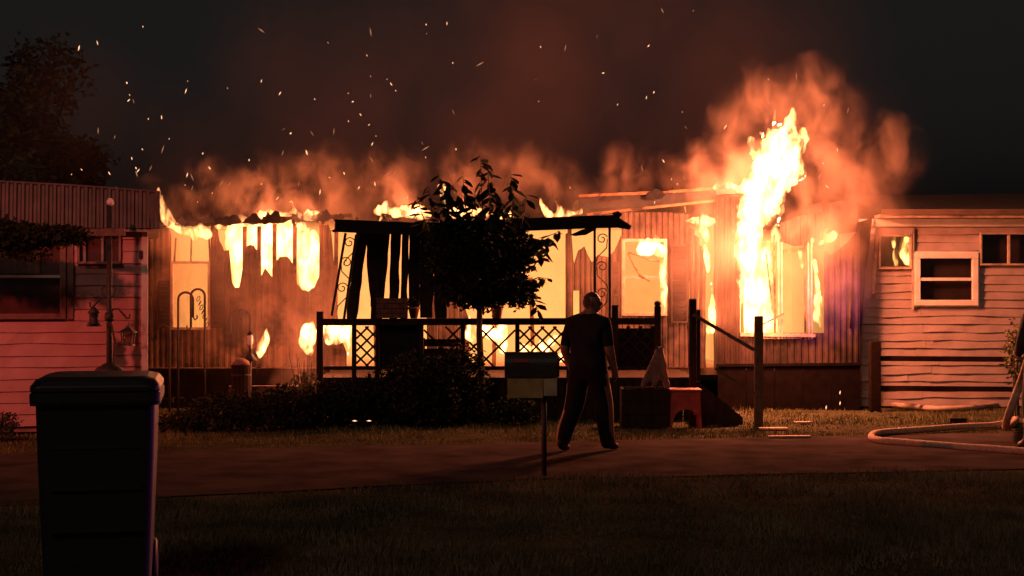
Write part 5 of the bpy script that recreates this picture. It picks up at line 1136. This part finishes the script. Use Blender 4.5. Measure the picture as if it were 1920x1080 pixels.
# ------------------------------------------------------------------ smoke, lit only by the fire
def mat_smoke(name, dens, cen, col=(0.62, 0.52, 0.46), nsc=1.0, lo=0.42, hi=0.72, mind=0.0, warp=0.5, step=1.0):
    """scattering smoke: noise density, thinning out towards the rim of each billow in cen"""
    m = bpy.data.materials.new(name); m.use_nodes = True; n = m.node_tree.nodes; n.clear(); L = m.node_tree.links
    pv = n.new('ShaderNodeVolumePrincipled'); pv.inputs['Color'].default_value = list(col) + [1]; pv.inputs['Anisotropy'].default_value = 0.15
    geo = n.new('ShaderNodeNewGeometry'); mp = n.new('ShaderNodeMapping'); mp.inputs['Scale'].default_value = (1, 1, 0.7)
    L.new(geo.outputs['Position'], mp.inputs[0])
    nz = n.new('ShaderNodeTexNoise'); nz.inputs['Scale'].default_value = nsc; nz.inputs['Detail'].default_value = 4; nz.inputs['Roughness'].default_value = 0.58; nz.inputs['Distortion'].default_value = 0.5
    L.new(mp.outputs[0], nz.inputs['Vector'])
    wv = n.new('ShaderNodeVectorMath'); wv.operation = 'MULTIPLY_ADD'; L.new(nz.outputs['Color'], wv.inputs[0]); wv.inputs[1].default_value = (warp, warp, warp)
    off = n.new('ShaderNodeVectorMath'); off.operation = 'SUBTRACT'; L.new(geo.outputs['Position'], off.inputs[0]); off.inputs[1].default_value = (warp / 2, warp / 2, warp / 2)
    L.new(off.outputs[0], wv.inputs[2])
    last = None
    for c, r_, dp in cen:
        d = n.new('ShaderNodeVectorMath'); d.operation = 'SUBTRACT'; L.new(wv.outputs[0], d.inputs[0]); d.inputs[1].default_value = c
        sc_ = n.new('ShaderNodeVectorMath'); sc_.operation = 'MULTIPLY'; L.new(d.outputs[0], sc_.inputs[0]); sc_.inputs[1].default_value = (1 / r_, 1 / (r_ * dp), 1 / r_)
        ln = n.new('ShaderNodeVectorMath'); ln.operation = 'LENGTH'; L.new(sc_.outputs[0], ln.inputs[0])
        f_ = n.new('ShaderNodeMapRange'); f_.interpolation_type = 'SMOOTHSTEP'; f_.inputs[1].default_value = 1.0; f_.inputs[2].default_value = 0.1; L.new(ln.outputs['Value'], f_.inputs[0])
        if last is None: last = f_.outputs[0]
        else:
            mxn = n.new('ShaderNodeMath'); mxn.operation = 'MAXIMUM'; L.new(last, mxn.inputs[0]); L.new(f_.outputs[0], mxn.inputs[1]); last = mxn.outputs[0]
    mr = n.new('ShaderNodeMapRange'); mr.inputs[1].default_value = lo; mr.inputs[2].default_value = hi; mr.inputs[3].default_value = mind; mr.inputs[4].default_value = dens
    L.new(nz.outputs[0], mr.inputs[0])
    ml = n.new('ShaderNodeMath'); ml.operation = 'MULTIPLY'; L.new(mr.outputs[0], ml.inputs[0]); L.new(last, ml.inputs[1])
    L.new(ml.outputs[0], pv.inputs['Density'])
    o = n.new('ShaderNodeOutputMaterial'); L.new(pv.outputs[0], o.inputs['Volume']); m.cycles.volume_step_rate = step; return m
def smoke(label, Y, billows, dens, col, voxel=0.12, depth=1.0, seed=1.0, **kw):
    """billows: (px, py, radius px[, depth offset])"""
    cen = [(tuple(PT(b[0], b[1], Y + (b[3] if len(b) > 3 else 0))), b[2] * Y / FPX, depth) for b in billows]
    me = blob_mesh([[(b[0], b[1], b[2] * 1.06) + tuple(b[3:])] for b in billows], Y, voxel, 0.0, 1.0, 0.8, depth, seed)
    me.materials.clear(); me.materials.append(mat_smoke('smoke_%d' % int(seed), dens, cen, col, **kw))
    o = put('smoke', me); return tag(o, label, 'smoke', kind='stuff')
smoke('broad dark brown smoke drifting up behind the burning roof', 26.0, [(120, 240, 260), (330, 300, 230), (620, 210, 330), (960, 120, 430), (1320, 140, 420), (1580, 320, 240), (1150, -120, 420)], 0.12, (0.62, 0.36, 0.30), 0.25, 0.6, 2.0, nsc=0.5, lo=0.32, hi=0.72, mind=0.025, warp=1.8)
smoke('orange lit smoke billowing round the towering flame', 22.5, [(1400, 330, 110), (1450, 230, 130), (1520, 220, 125), (1560, 330, 125), (1630, 390, 100), (1560, 440, 90), (1340, 340, 90), (1650, 300, 100)], 2.0, (0.66, 0.46, 0.36), 0.09, 0.8, 5.0, nsc=2.3, lo=0.44, hi=0.66, mind=0.03, warp=1.1, step=0.7)
smoke('glowing smoke rolling low along the left roof edge', 23.3, [(300, 395, 75), (300, 455, 60), (400, 375, 90), (510, 365, 100), (620, 360, 105), (740, 355, 100)], 2.4, (0.62, 0.42, 0.32), 0.08, 0.9, 8.0, nsc=2.8, lo=0.46, hi=0.68, mind=0.03, warp=0.9)
smoke('glowing smoke curling above the awning behind the tree', 23.2, [(890, 330, 80), (990, 330, 85), (1060, 365, 80), (1180, 340, 85), (1290, 335, 80)], 2.4, (0.62, 0.42, 0.32), 0.07, 0.9, 11.0, nsc=3.0, lo=0.46, hi=0.68, mind=0.03, warp=0.8)
smoke('thin ground smoke seeping out at the left end of the porch', 21.9, [(560, 690, 70), (575, 620, 80), (605, 540, 75), (530, 700, 50)], 1.2, (0.75, 0.52, 0.42), 0.07, 0.7, 14.0, nsc=2.2, lo=0.36, hi=0.68, mind=0.08, warp=0.5)
smoke('pale smoke clinging to the bay wall beside its windows', 22.3, [(1545, 440, 60), (1590, 470, 50), (1480, 430, 45)], 1.8, (0.75, 0.52, 0.42), 0.06, 0.6, 17.0, nsc=2.4, lo=0.36, hi=0.68, mind=0.08, warp=0.4)
smoke('thin smoke veil hanging before the burning walls and porch', 22.0, [(330, 500, 120), (420, 540, 170), (640, 500, 190), (880, 500, 190), (1120, 490, 180), (1350, 500, 180), (1560, 480, 150)], 0.62, (0.78, 0.56, 0.44), 0.12, 0.45, 20.0, nsc=1.6, lo=0.36, hi=0.66, mind=0.03, warp=0.6, step=1.3)
